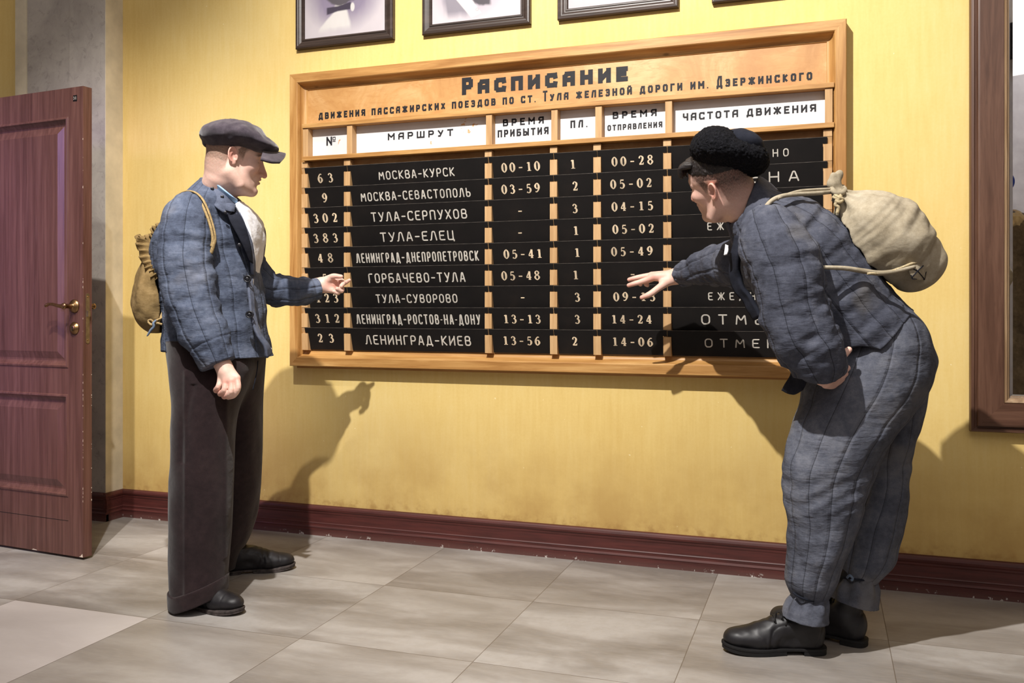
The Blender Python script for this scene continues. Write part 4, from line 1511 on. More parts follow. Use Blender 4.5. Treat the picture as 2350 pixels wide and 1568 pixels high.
# ------------------------------------------------------------------ people: shared anatomy
def mat_skin():
    m = NT('skin', 0.5)
    a = m.attr('tint', 'Color')
    n = m.noise(m.coord('Object'), 140, 3); n2 = m.noise(m.coord('Object'), 900, 2)
    col = m.mix(m.grey(n, 0.35, 0.7, 0, 0.12), a, (196, 118, 100), 'MIX')
    m.base(col); m.bump(n2, 0.12, 0.0006)
    m.b.inputs['Subsurface Weight'].default_value = 0.12
    m.b.inputs['Subsurface Radius'].default_value = (0.008, 0.003, 0.0015)
    m.b.inputs['Specular IOR Level'].default_value = 0.4
    return m.m


M['skin'] = mat_skin()


def mat_hair(name, dark, light_):
    m = NT(name, 0.55)
    a = m.noise(m.coord('Object', (1, 1, 0.3)), 420, 3, 0.6)
    m.base(m.ramp(a, [(0.35, dark), (0.65, light_)])); m.bump(a, 0.6, 0.002)
    return m.m


SKIN = np.array(lin((230, 192, 176))[:3]); RED = np.array(lin((205, 122, 105))[:3]); LIP = np.array(lin((178, 104, 92))[:3])


class Head:
    """a head: R columns are its forward, left and up axes in the camera frame, O lies midway between the ear canals"""

    def __init__(self, O, R, s, hair, jaw=1.0, hairline=0.0, stubble=0.2):
        self.O, self.R, self.s, self.hair, self.jaw, self.hl, self.st = np.array(O, float), np.array(R, float), s, np.array(lin(hair)[:3]), jaw, hairline, stubble

    def w(self, p):
        return self.O + self.R @ (np.array(p, float) * self.s)

    def loc(self, P):
        return ((P - self.O) @ self.R) / self.s

    def E(self, c, r, rot=None):
        A = self.R if rot is None else self.R @ rot
        return ell(self.w(c), np.array(r) * self.s, A)

    def L(self, pts, rad):
        return limb([self.w(p) for p in pts], np.array(rad) * self.s)

    def build(self, f):
        E, L = self.E, self.L
        f.add(E((-.006, 0, .050), (.101, .078, .088)))
        f.add(E((.050, 0, .030), (.048, .064, .056)), .02)
        f.add(E((.043, 0, -.035), (.050, .060, .075)), .02)
        f.add(E((-.03, 0, -.02), (.065, .066, .06)), .02)
        for sg in (1, -1):
            f.add(L([(-.004, sg * .058, -.050), (.030, sg * .052, -.092), (.078, sg * .014, -.110)], [.020, .021 * self.jaw, .017]), .025)
        f.add(E((.040, 0, -.088), (.046, .045, .034)), .02)
        f.add(E((.034, 0, -.103), (.042, .036, .030)), .02)
        f.add(E((.083, 0, -.109), (.0185, .022, .0185)), .014)
        f.add(E((.083, 0, -.066), (.021, .034, .031)), .014)
        for sg in (1, -1):
            f.add(E((.066, sg * .046, -.018), (.026, .020, .020)), .022)
            f.sub(E((.100, sg * .034, .005), (.014, .019, .0105)), .014)
            f.add(E((.0775, sg * .033, .003), (.0135, .0145, .0125)), .003)
            f.add(L([(.098, sg * .007, .022), (.093, sg * .030, .028), (.077, sg * .052, .020)], [.006, .0065, .005]), .012)
            f.sub(L([(.094, sg * .020, -.0035), (.0935, sg * .033, -.0055), (.085, sg * .048, -.003)], [.0012, .0014, .001]), .002)
        f.add(L([(.093, 0, .014), (.104, 0, -.014), (.1165, 0, -.038), (.118, 0, -.045)], [.0085, .009, .0100, .0105]), .012)
        f.add(E((.094, 0, -.028), (.019, .0125, .028)), .008)
        for sg in (1, -1):
            f.add(E((.1035, sg * .0125, -.047), (.010, .0075, .0085)), .006)
            f.sub(E((.108, sg * .007, -.0565), (.005, .0035, .004)), .002)
        f.add(E((.0985, 0, -.0625), (.0110, .022, .0065)), .005)
        f.add(E((.0965, 0, -.0775), (.0110, .019, .0075)), .005)
        f.sub(E((.112, 0, -.0695), (.017, .023, .0016)), .003)
        f.sub(E((.104, 0, -.0915), (.010, .018, .006)), .01)
        a = math.radians(14)
        for sg in (1, -1):   # ears
            ry = np.array([[math.cos(a), 0, -math.sin(a)], [0, 1, 0], [math.sin(a), 0, math.cos(a)]])
            fl = math.radians(22) * sg
            rz = np.array([[math.cos(fl), math.sin(fl), 0], [-math.sin(fl), math.cos(fl), 0], [0, 0, 1]])
            A = rz @ ry
            c0 = np.array([-.010, sg * .079, .006])
            e = lambda u, v, w_: c0 + A @ np.array([u, sg * v, w_])
            f.add(E(e(0, .001, 0), (.0175, .0055, .029), A), .004)
            t = np.linspace(-0.75, 4.1, 14)
            f.add(L([e(.0165 * math.cos(x), .0055, .0275 * math.sin(x) + .002) for x in t], [.0034] * 14), .003)
            f.sub(E(e(.003, .0075, -.003), (.0095, .0085, .0135), A), .003)
            f.sub(E(e(-.001, .0085, .014), (.0105, .0055, .0100), A), .003)
            f.add(E(e(.001, .003, -.027), (.0075, .0045, .0085), A), .005)
            f.add(E(e(.0125, .003, -.004), (.004, .004, .007), A), .004)
        return f

    def hairmask(self, q):
        """1 on the haired scalp, 0 on bare skin; q in head coordinates"""
        x, y, z = q[:, 0], np.abs(q[:, 1]), q[:, 2]
        n = vnoise(q, (160, 160, 160)) * .004 + vnoise(q, (420, 420, 420)) * .004
        # lower edge of the hair, by how far forward: nape, around the ear, sideburn, temple, brow
        line = np.interp(x, [-.12, -.075, -.05, -.028, -.018, .004, .012, .030, .036, .05, .064, .075, .1], [-.082, -.080, -.066, -.044, .040, .044, .012, .000, .028, .045, .052, .080, .088])
        side = np.clip((z - line + n + self.hl) / .020 + .5, 0, 1)
        ear = (y > .0755) & (x > -.035) & (x < .03) & (z < .044) & (z > -.05)
        side = np.where(ear, 0, side)
        return np.where(np.linalg.norm(q, axis=1) < .17, side, 0) * (np.linalg.norm(q - np.array([0, 0, .02]), axis=1) < .16)

    def tint(self, P, col):
        q = self.loc(P)
        x, y, z = q.T; ay = np.abs(y)
        g = lambda c, r: np.exp(-(((q - np.array(c)) / np.array(r)) ** 2).sum(1))
        gm = lambda c, r: np.exp(-(((np.c_[x, ay, z] - np.array(c)) / np.array(r)) ** 2).sum(1))
        near = np.linalg.norm(q, axis=1) < .2

        def mixin(m, c):
            m = np.clip(m * near, 0, 1)[:, None]
            col[:] = col * (1 - m) + np.asarray(c) * m
        mixin(.55 * g((.118, 0, -.044), (.02, .02, .02)), RED)
        mixin(.30 * gm((.075, .045, -.025), (.03, .025, .025)), RED)
        mixin(.65 * gm((-.012, .088, .006), (.022, .012, .04)), RED); mixin(.45 * gm((-.006, .083, .002), (.010, .006, .016)), RED * .45)  # reddened ears, shade of their hollows painted darker
        mixin(.85 * np.maximum(g((.108, 0, -.0625), (.009, .018, .0055)), g((.106, 0, -.077), (.009, .016, .007))), LIP)
        # shaven beard
        b = np.clip((-.045 - z) / .03, 0, 1) * np.clip((x + .005) / .02, 0, 1) * (z > -.15) * np.clip((.16 + z) / .03, 0, 1)
        mixin(b * self.st * (1 + .4 * vnoise(q, (500, 500, 500))), self.hair * .6)
        h = self.hairmask(q)
        dens = np.clip((z + .10) / .10, .22, .92) if self.hl == 0 else np.clip((z + .07) / .10, .12, .97)
        mixin(h * dens * (.88 + .25 * vnoise(q, (600, 600, 600))), self.hair)
        # brows and lashes
        br = np.zeros(len(q))
        bp = np.array([(.104, .010, .023), (.098, .030, .030), (.082, .053, .022)])
        for a_, b_ in zip(bp, bp[1:]):
            d = b_ - a_; v = np.c_[x, ay, z] - a_
            t = np.clip(v @ d / (d @ d), 0, 1)
            e = (v - t[:, None] * d); br = np.maximum(br, np.exp(-(e[:, 2] / .0038) ** 2 - (np.hypot(e[:, 0], e[:, 1]) / .012) ** 2))
        mixin(br * .85, self.hair * .45)
        la = np.exp(-((z + .0045 + (ay - .033) ** 2 * -6) / .0018) ** 2) * (np.abs(ay - .034) < .0145) * (x > .075)
        mixin(la * .9, np.array([.03, .022, .02]))
        return col

    def hair_field(self, core=.004, thr=.55):
        f = Field()
        f.add(self.E((-.006, 0, .050), (.101 + core, .078 + core, .088 + core)))
        f.add(self.E((.050, 0, .030), (.046 + core, .062 + core, .056 + core)), .02)
        f.add(self.E((-.03, 0, -.02), (.063 + core, .064 + core, .058 + core)), .02)
        f.sub(self.E((-.006, 0, .045), (.09, .068, .078)))
        f.disp(lambda P: .0022 * vnoise(P, (170, 170, 170)) + .0016 * vnoise(P, (420, 420, 420)))
        f.cut(lambda P: (thr - self.loc(P)[:, 2]))
        return f


def hand_field(f, wrist, palm, fingers, rw, k=.010):
    """wrist -> knuckles as a web of limbs, then every finger as its own chain; points are (px, py, depth)"""
    W = [C(*p) for p in wrist]
    f.add(smooth_limb(W, rw), .012)
    for p, r in palm: f.add(limb([C(*q) for q in p], r), k)
    for pts, r in fingers: f.add(smooth_limb([C(*q) for q in pts], r, 4), .0035)
    return f


def boot(name, heel, fwd, L, shaft, parent, mat, sole_mat, laces=None, low=False):
    """laced leather boot; heel: (sideways, away) on the floor, fwd: direction of the toe"""
    k = L / .30
    fx = np.array(fwd, float); fx /= np.linalg.norm(fx)
    X = np.array([fx[0], fx[1], 0]); Y = np.array([-fx[1], fx[0], 0]); Z = np.array([0, 0, 1.])
    R = np.stack([X, Y, Z], 1); O = np.array([heel[0], heel[1], 0])
    w = lambda p: O + R @ (np.array(p, float) * k)
    f = Field()
    zt = .019 if not low else .016     # top of the sole
    f.add(ell(w((.046, 0, .062)), np.array((.048, .037, .052)) * k, R))
    f.add(smooth_limb([w((.055, 0, .07)), w((.052, 0, .13)), w((.050, 0, shaft / k))], np.array([.041, .041, .047]) * k), .02)
    f.add(smooth_limb([w((.075, 0, .086)), w((.13, 0, .071)), w((.19, 0, .052))], np.array([.043, .041, .036]) * k), .02)
    f.add(limb([w((.04, 0, .036)), w((.14, 0, .034)), w((.20, 0, .036))], np.array([.034, .032, .040]) * k), .012)
    f.add(ell(w((.195, 0, .042)), np.array((.065, .048, .034)) * k, R), .02)
    f.add(ell(w((.245, 0, .042)), np.array((.055, .043, .031)) * k, R), .015)

    def crease(P):
        q = ((P - O) @ R) / k
        c = .0012 * np.exp(-((q[:, 0] - .165) / .03) ** 2) * np.sin(q[:, 0] * 260 + 25 * q[:, 1] + 5 * vnoise(q, (30, 30, 30)))
        a = .0035 * np.exp(-((q[:, 2] - .115) / .035) ** 2) * vnoise(q, (22, 22, 70)) * (q[:, 0] < .12)
        u, v = q[:, 0] - .118, q[:, 2] - .045
        seam = -.0018 * np.exp(-((np.hypot(u * .9, v) - .046) / .0020) ** 2) * (u > -.01) - .0014 * np.exp(-((q[:, 0] + .35 * q[:, 2] - .045) / .0018) ** 2) * (q[:, 2] < .10)
        cap_ = -.0012 * np.exp(-((q[:, 0] - .232) / .0018) ** 2) if low else 0
        return c + a + seam + cap_ + .0008 * vnoise(q, (60, 60, 60))
    f.disp(crease)
    f.cut(lambda P: (zt - .004) * k - P[:, 2] + .010 * np.maximum(0, (((P - O) @ R)[:, 0] / k - .2) / .1) ** 2)
    if low: f.cut(lambda P: P[:, 2] - .105)
    up = field_object(name, f, .003, mat, parent, origin=tuple(toworld(O[0], O[1], 0)))
    wid = [(-.004, .002), (-.001, .018), (.008, .030), (.025, .0365), (.05, .038), (.09, .0345), (.13, .038), (.17, .047), (.21, .0505), (.25, .047), (.278, .036), (.296, .019), (.302, .003)]
    wid = [tuple(p) for p in catmull(wid, 4)]
    out = wid + [(x, -y) for x, y in wid[::-1]]
    b = MB()
    T = lambda x, y, z: toworld(*(O + R @ np.array([x * k, y * k, z])))
    spring = lambda x: .010 * max(0, (x - .2) / .1) ** 2

    def plate(sel, z0, z1, gr):
        po = [(x, y) for x, y in out if sel(x)]
        po = [(x + (gr if x > .15 else -gr * .3), y * (1 + gr * 10)) for x, y in po]
        b.prism(po, lambda x, y, t: T(x, y, t + spring(x)), 0, False, z0, z1)
    plate(lambda x: True, (zt - .006) * k, (zt + .001) * k, .003)
    plate(lambda x: x < .078, 0.0, (zt - .0058) * k, .0)
    plate(lambda x: x > .115, 0.001, (zt - .0058) * k, .001)
    b.build('sole', sole_mat, up, bevel=.001)
    if laces:
        b = MB()
        for i in range(laces):
            t = i / (laces - 1); x = .155 - .085 * t; z = .090 + .034 * t
            pts = [w((x - .004, y, z + .018 - 16 * y * y)) for y in np.linspace(-.03, .03, 9)]
            b.tube([toworld(*p) for p in pts], .0032, 6)
            pts = [w((x - .010 + .01 * y / .03, y, z + .019 - 16 * y * y + .004)) for y in np.linspace(-.03, .03, 9)]
            b.tube([toworld(*p) for p in pts], .0026, 6)
        for y in (-.02, .02):
            pts = [w((.088, y * .3, .136)), w((.102, y * 1.0, .131)), w((.116, y * 1.6, .112)), w((.124, y * 1.9, .090))]
            b.tube([toworld(*p) for p in catmull(pts, 5)], .0026, 6)
        b.build('lace', sole_mat, up)
    return up


M['boot'] = plain('black_boot_leather', (27, 26, 29), 0.46, 0.4, var=0.2, scale=25)
M['shoe'] = plain('worn_black_shoe_leather', (27, 25, 28), 0.5, 0.4, var=0.25, scale=30)
M['sole'] = plain('black_rubber_sole', (24, 23, 24), 0.7, 0.3)
M['welt'] = plain('scuffed_shoe_welt', (58, 52, 50), 0.75, 0.3, var=0.4, scale=60)
M['denim'] = cloth('faded_blue_quilted_cotton', (56, 61, 76), (79, 87, 105), (105, 112, 130), (121, 122, 131), quilt=True, wrinkle=.45)
M['denim_plain'] = cloth('faded_blue_cotton', (64, 69, 83), (88, 94, 111), (112, 117, 132), wrinkle=.3)
M['grey_quilt'] = cloth('slate_quilted_cotton', (54, 56, 66), (74, 77, 89), (97, 99, 109), (112, 109, 107), quilt=True, wrinkle=.45)
M['grey_plain'] = cloth('slate_cotton', (53, 55, 64), (71, 74, 86), (91, 93, 103), wrinkle=.3)
M['dark_plain'] = cloth('near_black_cotton', (24, 26, 34), (32, 34, 43), (42, 44, 54), wrinkle=.3)
M['trouser_quilt'] = cloth('grey_quilted_trouser_cotton', (60, 62, 71), (82, 85, 96), (104, 106, 115), (116, 113, 112), quilt=True, wrinkle=.55)
M['wool'] = cloth('dark_brown_wool', (27, 18, 20), (37, 26, 28), (47, 35, 36), wrinkle=.25, weave=900, nap=.15)
M['cap_wool'] = cloth('charcoal_cap_wool', (38, 33, 40), (58, 51, 59), (82, 74, 81), weave=800, wrinkle=.15, nap=.3)
M['lining'] = cloth('white_padded_lining', (206, 205, 210), (228, 228, 232), (242, 242, 244), wrinkle=.5)
M['shirt'] = cloth('pale_blue_shirt_cotton', (120, 150, 186), (150, 180, 212), (178, 204, 230), wrinkle=.2)
M['khaki'] = cloth('khaki_canvas', (96, 78, 48), (126, 104, 68), (150, 127, 88), (112, 96, 66), wrinkle=.4)
M['linen'] = cloth('pale_linen_canvas', (132, 121, 100), (160, 149, 128), (180, 170, 150), (128, 116, 92), wrinkle=.28)
M['rope'] = plain('pale_twisted_cord', (176, 160, 128), 0.9, 0.1, var=0.2, scale=220)
M['khaki_strap'] = plain('khaki_strap_webbing', (152, 130, 92), 0.9, 0.1, var=0.16, scale=160)
M['blue_cord'] = plain('grey_blue_cord', (104, 118, 138), 0.9, 0.1)
M['button'] = plain('dark_coat_button', (26, 26, 32), 0.4, 0.5)


def mat_fur():
    m = NT('black_curly_fur', 0.95)
    v = m.coord('Object')
    a = m.noise(v, 190, 4, 0.65); c = m.noise(v, 60, 3)
    m.base(m.ramp(a, [(0.3, (8, 8, 10)), (0.55, (20, 20, 24)), (0.75, (40, 40, 46))]))
    n = m.bump(c, 0.5, 0.008); m.bump(a, 0.9, 0.004, n)
    m.b.inputs['Specular IOR Level'].default_value = 0.12
    return m.m


M['fur'] = mat_fur()
M['hair_brown'] = mat_hair('short_brown_hair', (60, 46, 36), (104, 84, 66))
M['hair_black'] = mat_hair('black_brown_hair', (12, 10, 10), (40, 32, 31))


def skin_base(P):
    c = np.ones((len(P), 3)) * SKIN
    return c * (1 + .04 * vnoise(P, (70, 70, 70))[:, None])


def redden(P, col, pts, r, amt):
    for p in pts:
        m = np.exp(-(((P - C(*p)) / r) ** 2).sum(1)) * amt
        col[:] = col * (1 - m[:, None]) + RED * m[:, None]
# ------------------------------------------------------------------ the man in the flat cap
LH = Head((-1.0237, 3.34, 1.624), [[0.921, -0.349, 0.173], [0.366, 0.927, -0.080], [-0.133, 0.137, 0.982]], 0.9955, (112, 92, 76), jaw=1.08, stubble=.22)
f = Field(); LH.build(f)
nk = [LH.w((-.022, 0, -.02)), LH.w((-.03, 0, -.075)), C(497, 455, 3.40), C(490, 500, 3.42)]
f.add(smooth_limb(nk, [.060, .063, .068, .085]), .03)
f.add(smooth_limb([C(490, 500, 3.42), C(485, 600, 3.42), C(490, 720, 3.42), C(495, 830, 3.42)], [.09, .11, .10, .10]), .05)
f.add(smooth_limb([C(482, 505, 3.36), C(450, 545, 3.24), C(436, 660, 3.18), C(475, 770, 3.17), C(511, 838, 3.16)], [.05, .045, .04, .033, .0265]), .04)
f.add(smooth_limb([C(505, 520, 3.50), C(545, 580, 3.60), C(620, 662, 3.67), C(700, 660, 3.74), C(733, 655, 3.77)], [.05, .045, .04, .032, .0285]), .04)
f.add(smooth_limb([C(480, 830, 3.34), C(465, 1080, 3.27), C(450, 1370, 3.27)], [.09, .06, .04]), .05)
f.add(smooth_limb([C(510, 830, 3.50), C(540, 1050, 3.60), C(522, 1270, 3.665)], [.09, .06, .035]), .05)
# hanging hand
Dh = 3.15
hand_field(f, [(511, 836, Dh + .01), (516, 852, Dh)], [([(513, 845, Dh + .01), (507, 874, Dh - .004)], (.022, .0125)), ([(515, 845, Dh + .005), (519, 875, Dh - .014)], (.022, .0135)),
           ([(517, 845, Dh + .005), (531, 874, Dh - .016)], (.022, .0140)), ([(519, 845, Dh + .01), (543, 868, Dh - .010)], (.021, .0135))],
           [([(506, 874, Dh - .006), (501, 888, Dh - .016), (495, 896, Dh + .004), (499, 898, Dh + .026)], [.0105, .0098, .0090, .0080]),
            ([(518, 876, Dh - .014), (515, 895, Dh - .026), (505, 904, Dh - .004), (509, 903, Dh + .024)], [.0115, .0105, .0095, .0085]),
            ([(531, 875, Dh - .017), (530, 899, Dh - .030), (516, 910, Dh - .010), (514, 909, Dh + .018)], [.0118, .0110, .0100, .0088]),
            ([(543, 868, Dh - .010), (546, 890, Dh - .024), (537, 907, Dh - .014), (524, 912, Dh + .006)], [.0118, .0108, .0098, .0088]),
            ([(524, 850, Dh + .02), (541, 868, Dh + .032), (545, 886, Dh + .036), (538, 899, Dh + .036)], [.015, .0125, .011, .0095])], [.0275, .024])
# reaching hand, palm up and half closed
Dr = 3.77
hand_field(f, [(728, 655, Dr), (741, 655, Dr)], [([(740, 648, Dr), (758, 640, Dr - .01)], (.022, .015)), ([(740, 655, Dr), (764, 652, Dr + .006)], (.024, .016)), ([(740, 660, Dr), (762, 666, Dr)], (.022, .014))],
           [([(752, 640, Dr - .004), (766, 634, Dr - .022), (783, 635, Dr - .026)], [.0135, .0115, .0085]),           # thumb along the top
            ([(763, 644, Dr + .012), (778, 641, Dr + .018), (788, 649, Dr - .004), (783, 657, Dr - .022)], [.012, .011, .0098, .0088]),
            ([(766, 651, Dr + .012), (786, 651, Dr + .02), (794, 648, Dr + .016), (802, 643, Dr + .012)], [.0115, .0102, .0088, .0068]),
            ([(766, 657, Dr + .008), (783, 660, Dr + .012), (784, 668, Dr - .012), (774, 663, Dr - .028)], [.0115, .0105, .0095, .0086]),
            ([(763, 666, Dr + .002), (775, 670, Dr + .004), (775, 673, Dr - .016), (766, 669, Dr - .026)], [.0108, .0098, .0088, .0078])], [.0285, .026])


def left_tint(P):
    col = skin_base(P)
    LH.tint(P, col)
    redden(P, col, [(495, 897, 3.14), (505, 904, 3.13), (516, 910, 3.13), (530, 880, 3.12), (516, 878, 3.12), (543, 872, 3.12)], (.014, .03, .014), .45)
    redden(P, col, [(775, 634, 3.74), (775, 655, 3.76), (758, 652, 3.76), (798, 645, 3.78)], (.02, .05, .02), .30)
    return col


man1 = field_object('person', f, .0021, M['skin'], None, colors=left_tint, origin=toworld(C(480, 1390, 3.42)[0], 3.42, 0), keep_big='one')
tag(man1, 'person in flat cap and faded blue quilted jacket, one hand held out to the timetable', 'person')
hair = field_object('hair', LH.hair_field(.0022, .070), .0024, M['hair_brown'], man1)

# flat cap: full crown falling to the front, band, stiff peak
D = 3.335
px = D / F
f = Field()
sl = math.radians(-20); Rf = np.array([[math.cos(sl), 0, -math.sin(sl)], [0, 1, 0], [math.sin(sl), 0, math.cos(sl)]])
f.add(ell(C(531, 313, D), (69 * px, .128, 34 * px)))
f.add(ell(C(562, 314, D), (62 * px, .122, 29 * px), Rf), .02)
f.add(ell(C(598, 328, D), (42 * px, .105, 15 * px), Rf), .025)
f.add(ell(C(526, 333, D), (54 * px, .098, 17 * px)), .012)
f.disp(lambda P: .005 * vnoise(P, (16, 16, 30)) + .0025 * vnoise(P, (40, 40, 60)))
Lz = lambda P: LH.loc(P)
f.sub(LH.E((.0, 0, .035), (.106, .076, .072)))
cap = field_object('cap', f, .003, M['cap_wool'], man1)
b = MB(); b.lathe([(.001, .006), (.008, .005), (.010, .001), (.010, -.004)], toworld(*C(563, 285, D)), (0, 0, 1), 16); b.build('cap_button', M['cap_wool'], cap)
sheet('peak', [[(598, 366, D - .105), (622, 373, D - .088), (643, 374, D - .05)], [(602, 352, D - .06), (632, 361, D - .04), (653, 362, D - .005)],
               [(606, 344, D), (634, 353, D + .005), (655, 355, D + .03)], [(604, 342, D + .08), (626, 348, D + .085), (646, 352, D + .08)]], .009, M['cap_wool'], cap, wav=.001)

# jacket
near = Sleeve([C(446, 474, 3.30), C(432, 515, 3.235), C(425, 590, 3.20), C(433, 650, 3.185), C(447, 709, 3.175), C(469, 767, 3.165), C(489, 812, 3.16), C(499, 837, 3.155)],
              [.072, .090, .099, .095, .090, .084, .068, .058], [.075, .088, .090, .086, .080, .074, .060, .050], nl=8, amp=.0032, phase=.25, wr=.0070, bands=((.545, .003, .004),))
far = Sleeve([C(520, 540, 3.55), C(566, 612, 3.61), C(615, 660, 3.66), C(660, 667, 3.70), C(700, 667, 3.735), C(730, 663, 3.765)],
             [.085, .078, .066, .063, .056, .047], [.085, .08, .07, .065, .058, .05], nl=8, amp=.003, phase=.1, wr=.008, bands=((.45, .004, .004),))
torso = Rows([(418, 462, 512, 3.40, .07), (440, 437, 532, 3.40, .115), (462, 414, 548, 3.40, .165), (490, 394, 560, 3.41, .195), (530, 371, 572, 3.42, .215), (560, 357, 580, 3.42, .22), (594, 351, 588, 3.42, .22),
              (632, 364, 596, 3.42, .215), (690, 377, 604, 3.42, .21), (747, 382, 610, 3.42, .215), (790, 381, 617, 3.42, .22), (818, 380, 622, 3.42, .225)],
             3.42, nl=16, amp=.0032, phase=.06, wr=.007, wf=15)
f = Field()
f.add(torso).add(far, .02).add(near, .012)
f.sub(smooth_limb([C(520, 400, 3.37), C(507, 440, 3.38), C(503, 470, 3.39)], [.066, .070, .066]), .01)
hem = lambda P: C(500, 812, 3.42)[2] - .012 * (P[:, 0] - C(500, 812, 3.42)[0]) / .16 + .004 * vnoise(P, (18, 18, 1)) - P[:, 2]
f.ops.insert(1, ('&', hem, 0))
stl = nearest_stitch([torso, near, far])
jacket = field_object('jacket', f, .0036, M['denim'], man1, attrs={'stitch': stl})
jacket['label'] = 'faded blue quilted jacket with stand collar, open at the chest'
# stand collar with its strap end
sheet('collar', [[(455, 418, 3.47), (461, 409, 3.41), (475, 411, 3.335), (497, 428, 3.305), (521, 449, 3.300), (541, 468, 3.325)],
                 [(447, 428, 3.47), (452, 422, 3.40), (468, 428, 3.315), (490, 446, 3.285), (514, 466, 3.275), (536, 484, 3.30)],
                 [(437, 440, 3.47), (440, 438, 3.39), (458, 446, 3.295), (482, 464, 3.262), (506, 484, 3.255), (532, 497, 3.28)]], .007, M['denim_plain'], jacket, wav=.0015)
sheet('collar_tab', [[(517, 468, 3.268), (530, 467, 3.272), (540, 470, 3.285)], [(517, 478, 3.262), (530, 478, 3.268), (538, 480, 3.28)], [(518, 483, 3.262), (530, 486, 3.268), (537, 487, 3.28)]], .006, M['denim_plain'], jacket)
for p in ((487, 433, 3.287), (510, 452, 3.280), (517, 488, 3.245), (549, 562, 3.222)):
    b = MB(); b.lathe([(.001, .0018), (.0055, .0015), (.0062, .0004), (.0062, -.006)], PW(*p), PW(p[0], p[1], p[2] - .1) - PW(*p), 16); b.build('button', M['button'], jacket)
sheet('front_edge', [[(541, 492, 3.285), (549, 489, 3.30)], [(556, 522, 3.275), (563, 520, 3.29)], [(568, 552, 3.285), (575, 552, 3.305)], [(576, 590, 3.30), (582, 592, 3.325)], [(579, 630, 3.33), (584, 632, 3.36)]], .012, M['denim_plain'], jacket, wav=.002)
sheet('chest_dark_shirt', [[(519, 480, 3.30), (545, 483, 3.30)], [(528, 508, 3.25), (561, 512, 3.262)], [(545, 540, 3.245), (571, 545, 3.275)], [(560, 570, 3.26), (577, 575, 3.29)], [(572, 600, 3.29), (580, 605, 3.31)]], .004, M['dark_plain'], man1).name = 'undershirt'  # black shirt showing in the jacket's opening
# the lapel folded open shows its white padding
lap = sheet('lining', [[(541, 467, 3.315), (549, 464, 3.35), (556, 466, 3.40)], [(553, 492, 3.305), (572, 484, 3.38), (588, 497, 3.47)], [(565, 522, 3.30), (588, 514, 3.40), (603, 522, 3.50)],
                       [(575, 556, 3.31), (592, 552, 3.40), (606, 548, 3.49)], [(582, 596, 3.335), (591, 592, 3.40), (601, 586, 3.46)], [(579, 638, 3.37), (583, 640, 3.40), (588, 634, 3.42)]], .014, M['lining'], jacket, wav=.004, seed=3)
lap['label'] = 'white padded lining of the turned-back front'
sheet('lapel_edge', [[(588, 497, 3.475), (590, 500, 3.49)], [(603, 522, 3.505), (605, 524, 3.52)], [(606, 548, 3.495), (608, 550, 3.51)], [(602, 586, 3.465), (604, 588, 3.48)]], .010, M['denim_plain'], jacket)
sheet('shirt_collar', [[(468, 404, 3.345), (480, 410, 3.300), (505, 428, 3.285), (530, 448, 3.290), (545, 458, 3.32)], [(467, 413, 3.352), (480, 420, 3.312), (504, 440, 3.300), (528, 458, 3.305), (543, 471, 3.33)],
                       [(468, 424, 3.37), (480, 432, 3.325), (502, 452, 3.315), (525, 470, 3.32), (540, 482, 3.345)]], .005, M['shirt'], man1)
# torn white lining along the closed front, loops and buttons
cord('lining_edge', [(581, 640, 3.355), (579, 668, 3.345), (582, 700, 3.34), (588, 735, 3.335), (598, 768, 3.335), (610, 792, 3.34), (621, 803, 3.36)], [.003, .004, .005, .004, .006, .009, .007], M['lining'], jacket)
sheet('front_placket', [[(567, 640, 3.275), (578, 640, 3.30)], [(572, 690, 3.262), (582, 690, 3.29)], [(578, 735, 3.258), (588, 735, 3.285)], [(590, 770, 3.262), (600, 768, 3.29)], [(606, 795, 3.275), (616, 792, 3.305)], [(612, 822, 3.29), (623, 812, 3.33)]], .010, M['denim_plain'], jacket, wav=.002)
for x, y, d in ((568, 640, 3.262), (573, 722, 3.245)):
    b = MB(); b.lathe([(.001, .0040), (.0078, .0034), (.0088, .001), (.0088, -.006)], PW(x, y, d), PW(x, y, d - .1) - PW(x, y, d), 18)
    p = catmull([C(x + 8 * math.cos(a), y + 7 * math.sin(a), d - .004) for a in np.linspace(0, 2 * math.pi, 9)[:-1]], 4, True)
    b.tube([toworld(*q) for q in p], .003, 6, closed=True)
    b.build('button_loop', M['button'], jacket)
cord('armhole_seam', [(440, 452, 3.262), (462, 466, 3.238), (474, 490, 3.222), (480, 520, 3.212), (485, 556, 3.210), (489, 600, 3.205)], .0022, M['dark_plain'], jacket)

# trousers: two wide pleated legs joined at the hip
legn = Rows([(780, 388, 560, 3.38, .19), (830, 392, 585, 3.36, .19), (880, 397, 570, 3.33, .17), (940, 401, 548, 3.30, .14), (1000, 399, 538, 3.28, .125), (1100, 393, 532, 3.26, .115), (1200, 391, 527, 3.255, .11),
             (1300, 391, 520, 3.25, .105), (1350, 393, 516, 3.245, .105), (1388, 396, 515, 3.245, .105)], 3.3, wr=.006, wf=6)
legf = Rows([(780, 470, 608, 3.46, .19), (830, 470, 606, 3.48, .18), (880, 470, 604, 3.51, .16), (940, 480, 602, 3.55, .14), (1000, 488, 600, 3.58, .13), (1100, 488, 595, 3.62, .12), (1180, 486, 586, 3.65, .115), (1230, 484, 571, 3.66, .11),
             (1262, 484, 556, 3.665, .105), (1302, 490, 545, 3.67, .10)], 3.6, wr=.006, wf=6)
f = Field().add(legn)


def hemline(P):
    """the turn-up dips to the heel and rides up over the instep"""
    p0 = C(396, 1391, 3.245); return p0[2] + .36 * np.clip(P[:, 0] - p0[0] - .04, 0, .16) - P[:, 2]


f.cut(hemline)
f.add(legf, .03)


